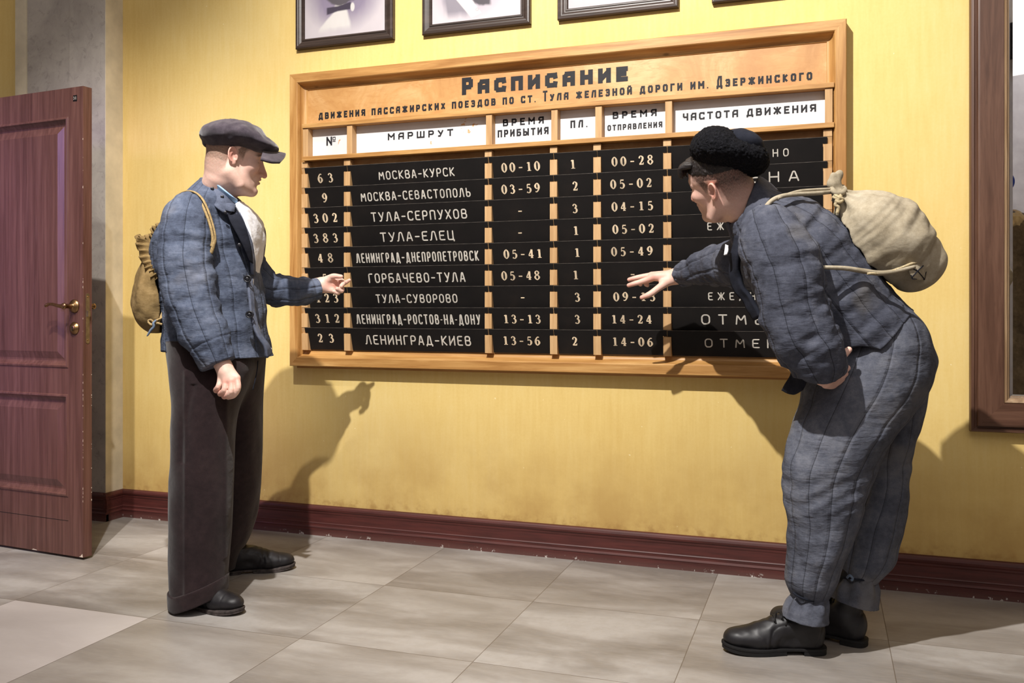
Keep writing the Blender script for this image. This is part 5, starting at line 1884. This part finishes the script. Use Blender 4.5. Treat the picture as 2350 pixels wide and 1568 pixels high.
def folds(P):
    d = np.zeros(len(P))
    for pts, dep, w_, h in ((((425, 1385), (428, 1250), (437, 1100), (446, 930), (452, 850)), 3.2, .006, .005), (((520, 1290), (524, 1150), (532, 1000), (542, 900)), 3.2, .010, .004), (((445, 880), (425, 960), (418, 1060)), 3.2, .012, -.005)):
        q = catmull([C(x, y, dep) for x, y in pts], 4)
        e = np.interp(P[:, 2], q[::-1, 2], q[::-1, 0])
        side = P[:, 1] < 3.36
        d += side * h * np.exp(-((P[:, 0] * (dep / np.maximum(P[:, 1], 1)) - e) / w_) ** 2) * (P[:, 2] > q[:, 2].min()) * (P[:, 2] < q[:, 2].max())
    return d


f.disp(folds)
tr = field_object('trousers', f, .0045, M['wool'], man1)
tr['label'] = 'wide dark brown wool trousers with turn-ups'
up_ = Rows([(1295, 387, 524, 3.25, .112), (1340, 388, 521, 3.245, .113), (1396, 390, 520, 3.245, .113)], 3.25, wr=.002, smoothrows=False)
fc = Field().add(up_).cut(lambda P: hemline(P)).cut(lambda P: -hemline(P) - .058)
field_object('turn_up', fc, .003, M['wool'], tr)
cord('pocket_seam', [(592, 828, 3.37), (590, 850, 3.36), (585, 875, 3.345), (580, 895, 3.34)], .002, M['dark_plain'], tr)
boot('shoe', (C(412, 1390, 3.27)[0], 3.275), (.88, -.36), .275, .10, man1, M['shoe'], M['welt'], low=True)
boot('shoe', (C(515, 1318, 3.66)[0], 3.66), (.90, .28), .275, .10, man1, M['shoe'], M['welt'], low=True)

# ------------------------------------------------------------------ his khaki rucksack
pk = Rows([(530, 356, 384, 3.42, .05), (552, 348, 400, 3.42, .08), (590, 342, 420, 3.42, .11), (630, 328, 430, 3.42, .145), (668, 316, 430, 3.42, .155), (700, 310, 430, 3.42, .155), (730, 320, 425, 3.42, .145), (752, 336, 415, 3.42, .12), (764, 350, 400, 3.42, .08)],
          3.42, wr=.010, wf=12)
f = Field().add(pk)
f.sub(grown(torso, .006)).sub(grown(near, .006))
f.disp(lambda P: .006 * np.sin((P[:, 0] * 60 + P[:, 1] * 40)) * np.exp(-((P[:, 2] - C(345, 610, 3.42)[2]) / .05) ** 2))
ruck = field_object('rucksack', f, .004, M['khaki'], None, origin=PW(345, 765, 3.42))
tag(ruck, 'khaki canvas rucksack on the back of the person in the flat cap', 'rucksack')
ruffle('ruffled_mouth', [(311, 545, 3.33), (316, 575, 3.31), (326, 602, 3.29), (340, 626, 3.275), (354, 646, 3.27)], [(344, 552, 3.35), (348, 574, 3.325), (354, 594, 3.305), (362, 612, 3.29), (372, 628, 3.28)], 8, .013, .004, M['khaki'], ruck)
ruffle('ruffled_flap', [(310, 550, 3.37), (320, 539, 3.36), (336, 541, 3.35), (348, 534, 3.345), (351, 518, 3.34), (363, 514, 3.34)], [(330, 578, 3.36), (340, 570, 3.35), (350, 566, 3.345), (360, 558, 3.34), (366, 546, 3.34), (374, 538, 3.34)], 7, .011, .004, M['khaki'], ruck)
cord('shoulder_strap', [(380, 560, 3.44), (392, 490, 3.42), (404, 456, 3.36), (424, 441, 3.285), (445, 441, 3.238), (463, 455, 3.215), (477, 482, 3.198), (488, 515, 3.190), (494, 545, 3.188), (489, 566, 3.186), (484, 582, 3.186)], .0065, M['khaki_strap'], ruck, flat=.6)
cord('shoulder_strap', [(382, 560, 3.45), (395, 494, 3.43), (407, 461, 3.365), (425, 447, 3.29), (443, 448, 3.240), (459, 462, 3.216), (472, 488, 3.199), (483, 520, 3.191), (488, 548, 3.188), (485, 566, 3.186)], .005, M['khaki_strap'], ruck)
cord('tie_rope', [(378, 706, 3.32), (371, 722, 3.30), (366, 736, 3.29), (356, 742, 3.285), (346, 734, 3.28), (340, 738, 3.28), (348, 746, 3.275), (360, 742, 3.275), (372, 745, 3.28)], .0042, M['khaki_strap'], ruck)
cord('tie_rope', [(380, 700, 3.325), (376, 718, 3.305), (370, 730, 3.29), (360, 735, 3.28), (352, 741, 3.275), (344, 748, 3.28)], .0032, M['khaki_strap'], ruck)
cord('loose_string', [(358, 735, 3.27), (352, 742, 3.262), (353, 750, 3.262), (346, 758, 3.262), (340, 768, 3.265), (337, 772, 3.266)], [.003, .0045, .005, .0045, .0035, .0015], M['blue_cord'], ruck)
# ------------------------------------------------------------------ the man in the fur hat, bending to the board
_y = math.radians(-5)
RH = Head((0.657, 2.84, 1.462), np.array([[-0.786, -0.508, -0.356], [0.618, -0.691, -0.378], [-0.054, -0.518, 0.854]]) @ np.array([[math.cos(_y), -math.sin(_y), 0], [math.sin(_y), math.cos(_y), 0], [0, 0, 1]]), 0.965, (40, 32, 29), jaw=1.0, hairline=.004, stubble=.16)
f = Field(); RH.build(f)
nk = [RH.w((-.022, 0, -.02)), RH.w((-.04, 0, -.07)), C(1722, 490, 2.87), C(1790, 560, 2.87)]
f.add(smooth_limb(nk, [.060, .060, .068, .09]), .03)
f.add(smooth_limb([C(1790, 560, 2.87), C(1860, 650, 2.87), C(1950, 760, 2.87), C(1985, 830, 2.87)], [.09, .12, .11, .11]), .05)
f.add(smooth_limb([C(1750, 540, 2.78), C(1775, 580, 2.70), C(1830, 690, 2.65), C(1872, 800, 2.65), C(1888, 850, 2.66)], [.06, .05, .042, .036, .029]), .04)
f.add(smooth_limb([C(1750, 570, 2.98), C(1700, 603, 3.10), C(1640, 615, 3.27), C(1590, 624, 3.40), C(1556, 633, 3.46)], [.06, .048, .042, .036, .030]), .04)
f.add(smooth_limb([C(1985, 830, 2.82), C(1910, 1080, 2.80), C(1855, 1400, 2.80)], [.09, .06, .038]), .05)
f.add(smooth_limb([C(2050, 850, 2.93), C(2030, 1100, 2.95), C(1960, 1370, 2.90)], [.08, .06, .038]), .05)
D = 3.47
hand_field(f, [(1562, 631, D), (1546, 634, D + .005)],
           [([(1550, 634, D), (1494, 636, D + .005)], (.0245, .0150)), ([(1550, 632, D + .02), (1496, 632, D + .03)], (.022, .0140)), ([(1550, 634, D + .03), (1500, 636, D + .052)], (.02, .0130)), ([(1548, 640, D - .004), (1522, 650, D - .012)], (.022, .0165))],
           [([(1496, 638, D), (1470, 647, D - .006), (1456, 651, D - .004), (1443, 655, D + .002)], [.0120, .0104, .0096, .0082]),
            ([(1496, 632, D + .026), (1470, 636, D + .026), (1456, 639, D + .028), (1444, 642, D + .032)], [.0120, .0104, .0096, .0082]),
            ([(1500, 634, D + .046), (1474, 640, D + .052), (1466, 648, D + .056), (1470, 653, D + .058)], [.0112, .0100, .0092, .0080]),
            ([(1504, 638, D + .060), (1486, 646, D + .070), (1482, 652, D + .072), (1486, 655, D + .072)], [.0104, .0092, .0085, .0075]),
            ([(1530, 648, D - .010), (1510, 662, D - .024), (1492, 675, D - .030), (1473, 683, D - .026)], [.0165, .0128, .0118, .0085])], [.0295, .028])
D2 = 2.64
hand_field(f, [(1888, 850, D2 + .02), (1888, 862, D2 + .01)], [([(1886, 862, D2), (1896, 872, D2 + .01)], (.028, .022)), ([(1890, 862, D2 + .02), (1920, 842, D2 + .03)], (.024, .016))],
           [([(1900, 852, D2 + .02), (1924, 828, D2 + .02), (1938, 812, D2 + .014), (1948, 803, D2 + .012)], [.0150, .0128, .0118, .0095]),
            ([(1905, 868, D2 + .02), (1930, 856, D2 + .04), (1945, 845, D2 + .05)], [.0120, .0110, .0090]), ([(1903, 874, D2 + .02), (1926, 868, D2 + .045), (1940, 858, D2 + .055)], [.0120, .0110, .0090]),
            ([(1900, 880, D2 + .02), (1920, 878, D2 + .045), (1932, 870, D2 + .055)], [.0115, .0105, .0090]), ([(1894, 884, D2 + .02), (1910, 886, D2 + .045), (1920, 880, D2 + .055)], [.0105, .0095, .0085])], [.029, .028])


def right_tint(P):
    col = skin_base(P) * np.array([.97, .93, .92])
    RH.tint(P, col)
    redden(P, col, [(1446, 655, 3.47), (1447, 642, 3.50), (1495, 636, 3.46), (1476, 683, 3.44)], (.02, .03, .016), .5)
    mole = np.exp(-(((P - (RH.w((.055, .058, -.022)))) / .0035) ** 2).sum(1)); col *= (1 - .7 * mole[:, None])
    return col


man2 = field_object('person', f, .0021, M['skin'], None, colors=right_tint, origin=toworld(C(1880, 1505, 2.85)[0], 2.85, 0), keep_big='one')
tag(man2, 'person in black fur hat and slate quilted suit bending to the board with outstretched arm', 'person')
field_object('hair', RH.hair_field(.0022, .062), .0024, M['hair_black'], man2)
# forelock under the hat
f = Field()
rn = random.Random(5)
for i in range(9):
    t = i / 8
    y = .052 - .085 * t
    a = RH.w((.075 - .012 * abs(y) / .05, y, .092)); m_ = RH.w((.099 - .1 * abs(y - .01), y * 1.05 + .004, .084 + .008 * rn.random())); m2 = RH.w((.107 - .12 * abs(y - .01), y * 1.05 + .006, .064)); e = RH.w((.103 - .12 * abs(y - .01), y + .01 * rn.uniform(-.5, 1), .044 + .014 * rn.random()))
    f.add(smooth_limb([a, m_, m2, e], [.010, .0085, .0065, .0022], 5), .0015)
f.disp(lambda P: .0016 * vnoise(P, (60, 60, 260)))
field_object('forelock', f, .0022, M['hair_black'], man2)

# fur hat: turned-up flaps round a cloth crown
D = 2.79; px = D / F


def roty(deg):
    a = math.radians(deg)
    return np.array([[math.cos(a), 0, -math.sin(a)], [0, 1, 0], [math.sin(a), 0, math.cos(a)]])


f = Field()
f.add(ell(C(1640, 338, D), (52 * px, .112, 46 * px), roty(-15)))
f.add(ell(C(1672, 357, D), (86 * px, .125, 40 * px), roty(-14)), .02)
f.add(ell(C(1712, 366, D), (48 * px, .112, 38 * px), roty(-25)), .02)
f.sub(ell(C(1722, 318, D - .05), (30 * px, .07, 14 * px), roty(-25)), .015)
f.sub(RH.E((-.004, 0, .035), (.100, .074, .068)))
f.disp(lambda P: .0016 * vnoise(P, (60, 60, 60)) + .0022 * vnoise(P, (150, 150, 150)) + .0016 * vnoise(P, (300, 300, 300)))
hat = field_object('fur_hat', f, .0024, M['fur'], man2, smooth=0)
f = Field()
f.add(ell(C(1704, 334, D - .01), (50 * px, .100, 32 * px), roty(-28)))
f.disp(lambda P: .002 * vnoise(P, (40, 40, 40)))
crown = field_object('hat_crown', f, .003, M['dark_plain'], hat)
crown['label'] = 'dark cloth crown of the fur hat'

# padded jacket
spine = Sleeve([C(1704, 452, 2.87), C(1735, 492, 2.87), C(1775, 532, 2.87), C(1822, 585, 2.87), C(1872, 652, 2.87), C(1922, 716, 2.87), C(1952, 752, 2.87), C(1982, 786, 2.87), C(2016, 826, 2.87)],
               [.070, .098, .142, .172, .176, .168, .165, .168, .170], [.085, .135, .185, .205, .205, .205, .208, .215, .22], nl=16, amp=.0034, phase=.1, wr=.0075)
nears = Sleeve([C(1752, 512, 2.75), C(1776, 556, 2.69), C(1803, 620, 2.655), C(1817, 690, 2.64), C(1840, 760, 2.635), C(1866, 806, 2.635), C(1884, 846, 2.64), C(1888, 872, 2.645)],
               [.072, .098, .108, .101, .099, .094, .076, .046], [.085, .095, .100, .092, .088, .082, .068, .045], nl=8, amp=.0034, phase=.2, wr=.0085, bands=((.42, .008, .003),))
fars = Sleeve([C(1770, 580, 2.99), C(1722, 600, 3.05), C(1672, 605, 3.17), C(1620, 614, 3.31), C(1578, 627, 3.425), C(1563, 630, 3.455)],
              [.10, .094, .080, .064, .046, .043], [.10, .095, .085, .07, .052, .048], nl=8, amp=.0034, phase=.3, wr=.008)
f = Field().add(spine)


def hemcut(P):
    """the hem runs level below the pocket and rises over the seat"""
    u = P[:, 0] / P[:, 1]; v = (CH - P[:, 2]) / P[:, 1]
    x, y = 1175 + F * u, YH + F * v
    return (y - (800 - 1.08 * np.maximum(x - 2022, 0) + 14 * np.maximum(1850 - x, 0) / 50 + 5 * np.sin(x * .05))) * .0008


f.cut(hemcut)
f.add(fars, .03).add(nears, .015)
f.sub(smooth_limb([RH.w((-.015, 0, -.03)), RH.w((-.04, 0, -.075)), C(1712, 482, 2.86)], [.064, .064, .06]), .01)
stl = nearest_stitch([spine, nears, fars])
jk = field_object('jacket', f, .0036, M['grey_quilt'], man2, attrs={'stitch': stl})
jk['label'] = 'slate grey quilted work jacket with frayed cuffs'
sheet('collar', [[(1748, 410, 2.93), (1741, 408, 2.87), (1734, 420, 2.80), (1722, 452, 2.775), (1705, 500, 2.78), (1690, 545, 2.81)],
                 [(1768, 425, 2.94), (1762, 424, 2.86), (1752, 440, 2.77), (1738, 470, 2.748), (1719, 512, 2.755), (1702, 560, 2.79)],
                 [(1785, 440, 2.95), (1780, 440, 2.85), (1768, 456, 2.75), (1752, 484, 2.728), (1730, 524, 2.735), (1714, 580, 2.77)]], .010, M['grey_plain'], jk, wav=.002)
sheet('front_edge', [[(1690, 540, 2.80), (1704, 545, 2.775)], [(1682, 580, 2.81), (1698, 585, 2.78)], [(1676, 622, 2.84), (1696, 625, 2.80)], [(1683, 660, 2.84), (1706, 655, 2.80)], [(1706, 690, 2.82), (1724, 684, 2.78)], [(1734, 735, 2.80), (1750, 726, 2.76)]],
      .014, M['dark_plain'], jk, wav=.004)
sheet('frayed_lining', [[(1668, 562, 2.80), (1673, 564, 2.79)], [(1664, 576, 2.80), (1672, 576, 2.79)], [(1662, 586, 2.80), (1668, 584, 2.79)]], .005, M['lining'], jk, wav=.006)
sheet('front_flap', [[(1822, 838, 2.72), (1838, 842, 2.69), (1852, 850, 2.67)], [(1813, 866, 2.74), (1830, 872, 2.71), (1848, 876, 2.68)], [(1796, 897, 2.76), (1818, 906, 2.72), (1840, 896, 2.69)]], .012, M['dark_plain'], jk, wav=.003)
cord('armhole_seam', [(1745, 470, 2.728), (1762, 492, 2.68), (1800, 512, 2.648), (1840, 530, 2.64), (1868, 560, 2.635), (1880, 600, 2.64)], .0024, M['dark_plain'], jk)

# padded trousers tied at the ankles
ln = Rows([(712, 1975, 2075, 2.86, .14), (745, 1925, 2104, 2.86, .18), (790, 1890, 2126, 2.86, .20), (850, 1860, 2134, 2.85, .20), (900, 1842, 2121, 2.83, .175), (950, 1830, 2086, 2.80, .145), (1000, 1814, 2052, 2.785, .13), (1050, 1800, 2026, 2.78, .122),
           (1095, 1795, 2003, 2.78, .116), (1150, 1800, 1984, 2.785, .112), (1200, 1810, 1966, 2.79, .106), (1250, 1810, 1948, 2.795, .10), (1300, 1806, 1926, 2.80, .094), (1340, 1808, 1910, 2.805, .084), (1368, 1818, 1896, 2.81, .066), (1374, 1820, 1894, 2.81, .064)],
          2.8, nl=12, amp=.0028, phase=.15, wr=.0065, wf=9)
lf = Rows([(830, 1985, 2128, 2.94, .16), (880, 1985, 2118, 2.95, .15), (940, 1982, 2109, 2.96, .135), (1000, 1976, 2100, 2.965, .125), (1050, 1970, 2089, 2.965, .118), (1100, 1975, 2081, 2.96, .112), (1150, 1965, 2074, 2.955, .108), (1200, 1945, 2068, 2.945, .104), (1250, 1936, 2058, 2.93, .098),
           (1295, 1931, 2040, 2.915, .088), (1325, 1931, 2014, 2.905, .066), (1334, 1930, 2010, 2.90, .062)], 2.95, nl=10, amp=.0028, phase=.1, wr=.0065, wf=9)
f = Field().add(ln).add(lf, .015)
f.disp(lambda P: .0018 * np.exp(-((P[:, 2] - C(1800, 1120, 2.8)[2]) / .07) ** 2) * np.sin((P[:, 2] - .25 * P[:, 0]) * 120 + 6 * vnoise(P, (7, 7, 7))) + .004 * vnoise(P, (10, 10, 22)))
tq = field_object('trousers', f, .0038, M['trouser_quilt'], man2, attrs={'stitch': nearest_stitch([ln, lf])})
tq['label'] = 'slate grey quilted trousers gathered and tied at the ankles'


def cuff(rows, dep, slope, lowpx, cx, parent):
    r = Rows(rows, dep, wr=.003, smoothrows=True)
    f = Field().add(r)
    zc = C(cx, lowpx, dep)[2]; xc = C(cx, lowpx, dep)[0]
    f.disp(lambda P: .005 * np.sin(np.arctan2(P[:, 1] - r.at(P[:, 2])[1], P[:, 0] - r.at(P[:, 2])[0]) * 9) * np.clip((P[:, 2] - zc) / .05, 0, 1))
    f.cut(lambda P: zc + slope * (P[:, 0] - xc) - P[:, 2])
    o = field_object('ankle_cuff', f, .003, M['trouser_quilt'], parent, attrs={'stitch': lambda P: np.full(len(P), 1.0)})
    return o


cuff([(1366, 1822, 1894, 2.81, .062), (1378, 1812, 1896, 2.81, .070), (1395, 1802, 1897, 2.81, .080), (1440, 1788, 1898, 2.81, .088)], 2.81, -.10, 1418, 1842, tq)
cuff([(1326, 1925, 2008, 2.90, .062), (1338, 1916, 2011, 2.90, .068), (1354, 1911, 2013, 2.90, .074), (1410, 1905, 2013, 2.90, .078)], 2.90, -.22, 1384, 1965, tq)
cord('ankle_tie', [(1820, 1360, 2.77), (1832, 1369, 2.752), (1852, 1377, 2.744), (1872, 1379, 2.748), (1890, 1372, 2.77)], .0035, M['dark_plain'], tq)
cord('ankle_tie', [(1930, 1322, 2.87), (1945, 1327, 2.845), (1970, 1331, 2.838), (1992, 1332, 2.845), (2009, 1330, 2.87)], .0035, M['dark_plain'], tq)
cord('tie_end', [(1944, 1326, 2.84), (1950, 1321, 2.83), (1957, 1328, 2.83), (1953, 1333, 2.83)], .004, M['blue_cord'], tq)
boot('boot', (C(1892, 1505, 2.825)[0], 2.825), (-1, .04), .312, .185, man2, M['boot'], M['sole'], laces=5)
boot('boot', (C(1988, 1480, 2.875)[0], 2.875), (-.80, .60), .312, .20, man2, M['boot'], M['sole'], laces=5)

# ------------------------------------------------------------------ his tied sack
sk = Sleeve([C(1926, 448, 2.80), C(1938, 458, 2.80), C(1962, 480, 2.80), C(1998, 514, 2.79), C(2040, 558, 2.79), C(2074, 588, 2.79), C(2086, 598, 2.79)], [.020, .034, .078, .116, .130, .112, .098], [.022, .04, .085, .13, .15, .135, .12], wr=.006, ends=(0, 1))
f = Field().add(sk)
f.sub(grown(spine, .006)).sub(grown(nears, .006))


def pleat(P):
    qa, qb, qt, a, b, s, bi, bt = sk.coords(P)
    an = np.arctan2(qb / b, qa / a)
    return .0065 * np.sin(an * 9 + 2 * vnoise(P, (12, 12, 12))) * np.exp(-(s / .14) ** 2) + .006 * vnoise(P, (14, 14, 14)) + .004 * np.sin((P[:, 0] * 55 - P[:, 2] * 38) + 3 * vnoise(P, (10, 10, 10))) * np.exp(-((s - .22) / .08) ** 2)


f.disp(pleat)
f.add(smooth_limb([C(1926, 450, 2.80), C(1920, 432, 2.80), C(1912, 424, 2.80)], [.022, .018, .016]), .008)
f.add(ell(C(1914, 420, 2.80), (.021, .02, .018)), .008)
f.add(ell(C(1924, 404, 2.80), (.014, .014, .020), roty(-25)), .008)
f.add(ell(C(1912, 408, 2.795), (.011, .012, .017)), .006)
f.add(ell(C(2100, 645, 2.75), (.048, .05, .020), roty(18)), .02)
sack = field_object('sack', f, .0034, M['linen'], None, origin=PW(2050, 660, 2.79))
tag(sack, 'pale linen sack tied at the neck, slung behind the person in the fur hat', 'sack')
sheet('corner_patch', [[(2082, 610, 2.668), (2104, 600, 2.675), (2124, 604, 2.69)], [(2086, 624, 2.662), (2106, 622, 2.668), (2126, 622, 2.69)], [(2092, 640, 2.665), (2110, 644, 2.675), (2122, 642, 2.69)]], .005, M['linen'], sack, wav=.001)
b = MB()
for p in ([(2084, 612, 2.66), (2106, 622, 2.662), (2122, 641, 2.68)], [(2123, 606, 2.68), (2106, 622, 2.662), (2092, 638, 2.66)], [(2082, 610, 2.663), (2104, 600, 2.668), (2124, 604, 2.684), (2126, 622, 2.684), (2121, 642, 2.684), (2094, 640, 2.66), (2082, 610, 2.663)]):
    b.tube([toworld(*q) for q in [C(*r) for r in p]], .0016, 5)
b.build('patch_stitching', M['dark_plain'], sack)
cord('shoulder_rope', [(1748, 500, 2.70), (1756, 478, 2.685), (1772, 460, 2.69), (1796, 450, 2.70), (1830, 446, 2.72), (1870, 444, 2.75), (1908, 440, 2.785)], .0068, M['linen'], sack)
cord('shoulder_rope', [(1784, 455, 2.69), (1830, 440, 2.725), (1870, 436, 2.755), (1910, 434, 2.785)], .005, M['linen'], sack)
cord('side_rope', [(1880, 613, 2.625), (1900, 614, 2.625), (1940, 616, 2.64), (1980, 622, 2.655), (2020, 627, 2.655), (2060, 622, 2.655), (2100, 612, 2.66)], [.005, .006, .007, .008, .008, .007, .005], M['linen'], sack)
cord('side_rope', [(1990, 628, 2.65), (2030, 626, 2.652), (2065, 616, 2.655), (2090, 606, 2.665), (2112, 600, 2.675)], .004, M['rope'], sack)
cord('neck_tie', [(1912, 438, 2.772), (1920, 444, 2.765), (1930, 444, 2.768), (1938, 438, 2.785), (1934, 430, 2.81), (1920, 428, 2.82), (1910, 432, 2.80)], .0085, M['linen'], sack, closed=True)
cord('knot_rope', [(1912, 452, 2.768), (1922, 455, 2.758), (1930, 448, 2.76), (1924, 458, 2.755), (1917, 470, 2.758), (1924, 476, 2.757), (1921, 490, 2.76)], .0055, M['rope'], sack)
cord('knot_rope', [(1915, 448, 2.765), (1926, 453, 2.754), (1934, 458, 2.756), (1926, 464, 2.753), (1916, 460, 2.757)], .0055, M['rope'], sack)
# ------------------------------------------------------------------ a visitor just outside the view, met only in the mirror
TX, TY_ = 0.775, -1.60


def tw(x, y, z):
    """visitor's own axes (x to the wall's east, y towards the wall) -> camera frame"""
    X, Yw = TX + x, TY_ + y + CD
    return np.array([X * _c + Yw * _s, -X * _s + Yw * _c, z * 1.05])


fwd = tw(0, 1, 0) - tw(0, 0, 0); lft = tw(-1, 0, 0) - tw(0, 0, 0)
TH_ = Head(tw(0, 0.02, 1.57), np.stack([fwd, lft, (0, 0, 1)], 1), .97, (60, 44, 34))
f = Field(); TH_.build(f)
f.add(smooth_limb([TH_.w((-.02, 0, -.03)), tw(0, -.02, 1.45), tw(0, -.02, 1.2), tw(0, 0, .9)], [.056, .06, .11, .11]), .03)
for sg in (1, -1):
    f.add(smooth_limb([tw(.15 * sg, 0, 1.38), tw(.23 * sg, 0, 1.12), tw(.20 * sg, .12, .93), tw(.12 * sg, .22, .94)], [.05, .045, .035, .026]), .03)
    f.add(smooth_limb([tw(.09 * sg, 0, .9), tw(.09 * sg, 0, .5), tw(.09 * sg, 0, .09)], [.08, .06, .04]), .04)
    hx = lambda a, b_, c: tw(a * sg, b_, c)
    f.add(limb([hx(.12, .22, .94), hx(.06, .26, .94)], [.026, .03]), .01)
    for q in range(4):
        f.add(smooth_limb([hx(.06, .262, .965 - .017 * q), hx(.025, .275, .962 - .017 * q), hx(.005, .265, .958 - .017 * q), hx(.01, .25, .956 - .017 * q)], [.0095, .009, .0085, .0075]), .003)
    f.add(smooth_limb([hx(.08, .255, .965), hx(.05, .27, .985), hx(.025, .275, .99)], [.012, .011, .009]), .004)


def third_tint(P):
    col = skin_base(P); TH_.tint(P, col); return col


m3 = field_object('person', f, .0035, M['skin'], None, colors=third_tint, origin=(TX, TY_, 0), keep_big='one')
tag(m3, 'person in long grey coat, fur collar and bright blue hat, seen in the mirror', 'person')
M['coat'] = cloth('grey_brown_coat_wool', (70, 62, 54), (98, 88, 78), (124, 112, 100), wrinkle=.5)
M['collar_fur'] = cloth('beige_collar_fur', (150, 132, 104), (190, 172, 142), (214, 200, 172), wrinkle=.8)
M['blue'] = plain('bright_blue_hat_felt', (26, 66, 196), 0.8, 0.2, var=.1)
f = Field()
for sg in (1, -1):
    f.add(smooth_limb([tw(.14 * sg, 0, 1.40), tw(.23 * sg, -.01, 1.15), tw(.21 * sg, .11, .95), tw(.14 * sg, .20, .945)], [.085, .085, .072, .06]), .03)
f.add(smooth_limb([tw(0, 0, 1.44), tw(0, 0, 1.3), tw(0, 0, 1.05), tw(0, 0, .75), tw(0, 0, .45)], [.10, .185, .19, .225, .26]), .06)
f.sub(smooth_limb([tw(0, 0, 1.43), tw(0, 0, 1.7)], [.062, .062]))
f.disp(lambda P: .008 * vnoise(P, (14, 14, 5)) + .007 * np.sin(np.arctan2(P[:, 1] - tw(0, 0, 0)[1], P[:, 0] - tw(0, 0, 0)[0]) * 9) * np.clip(.95 - P[:, 2], 0, .5))
field_object('coat', f, .006, M['coat'], m3)
f = Field(); p = [tw(.105 * math.cos(a), .015 + .095 * math.sin(a), 1.455 - .02 * math.sin(a)) for a in np.linspace(0, 2 * math.pi, 17)]
f.add(limb(p, [.045] * 17)); f.disp(lambda P: .008 * vnoise(P, (60, 60, 60)))
field_object('fur_collar', f, .005, M['collar_fur'], m3)
f = Field(); f.add(TH_.E((-.006, 0, .078), (.12, .10, .075))); f.sub(TH_.E((0, 0, .03), (.105, .08, .075)))
field_object('hat', f, .004, M['blue'], m3)
for sg in (1, -1):
    boot('boot', tuple(tw(.09 * sg, -.07, 0)[:2]), tuple(fwd[:2]), .27, .2, m3, M['boot'], M['sole'])
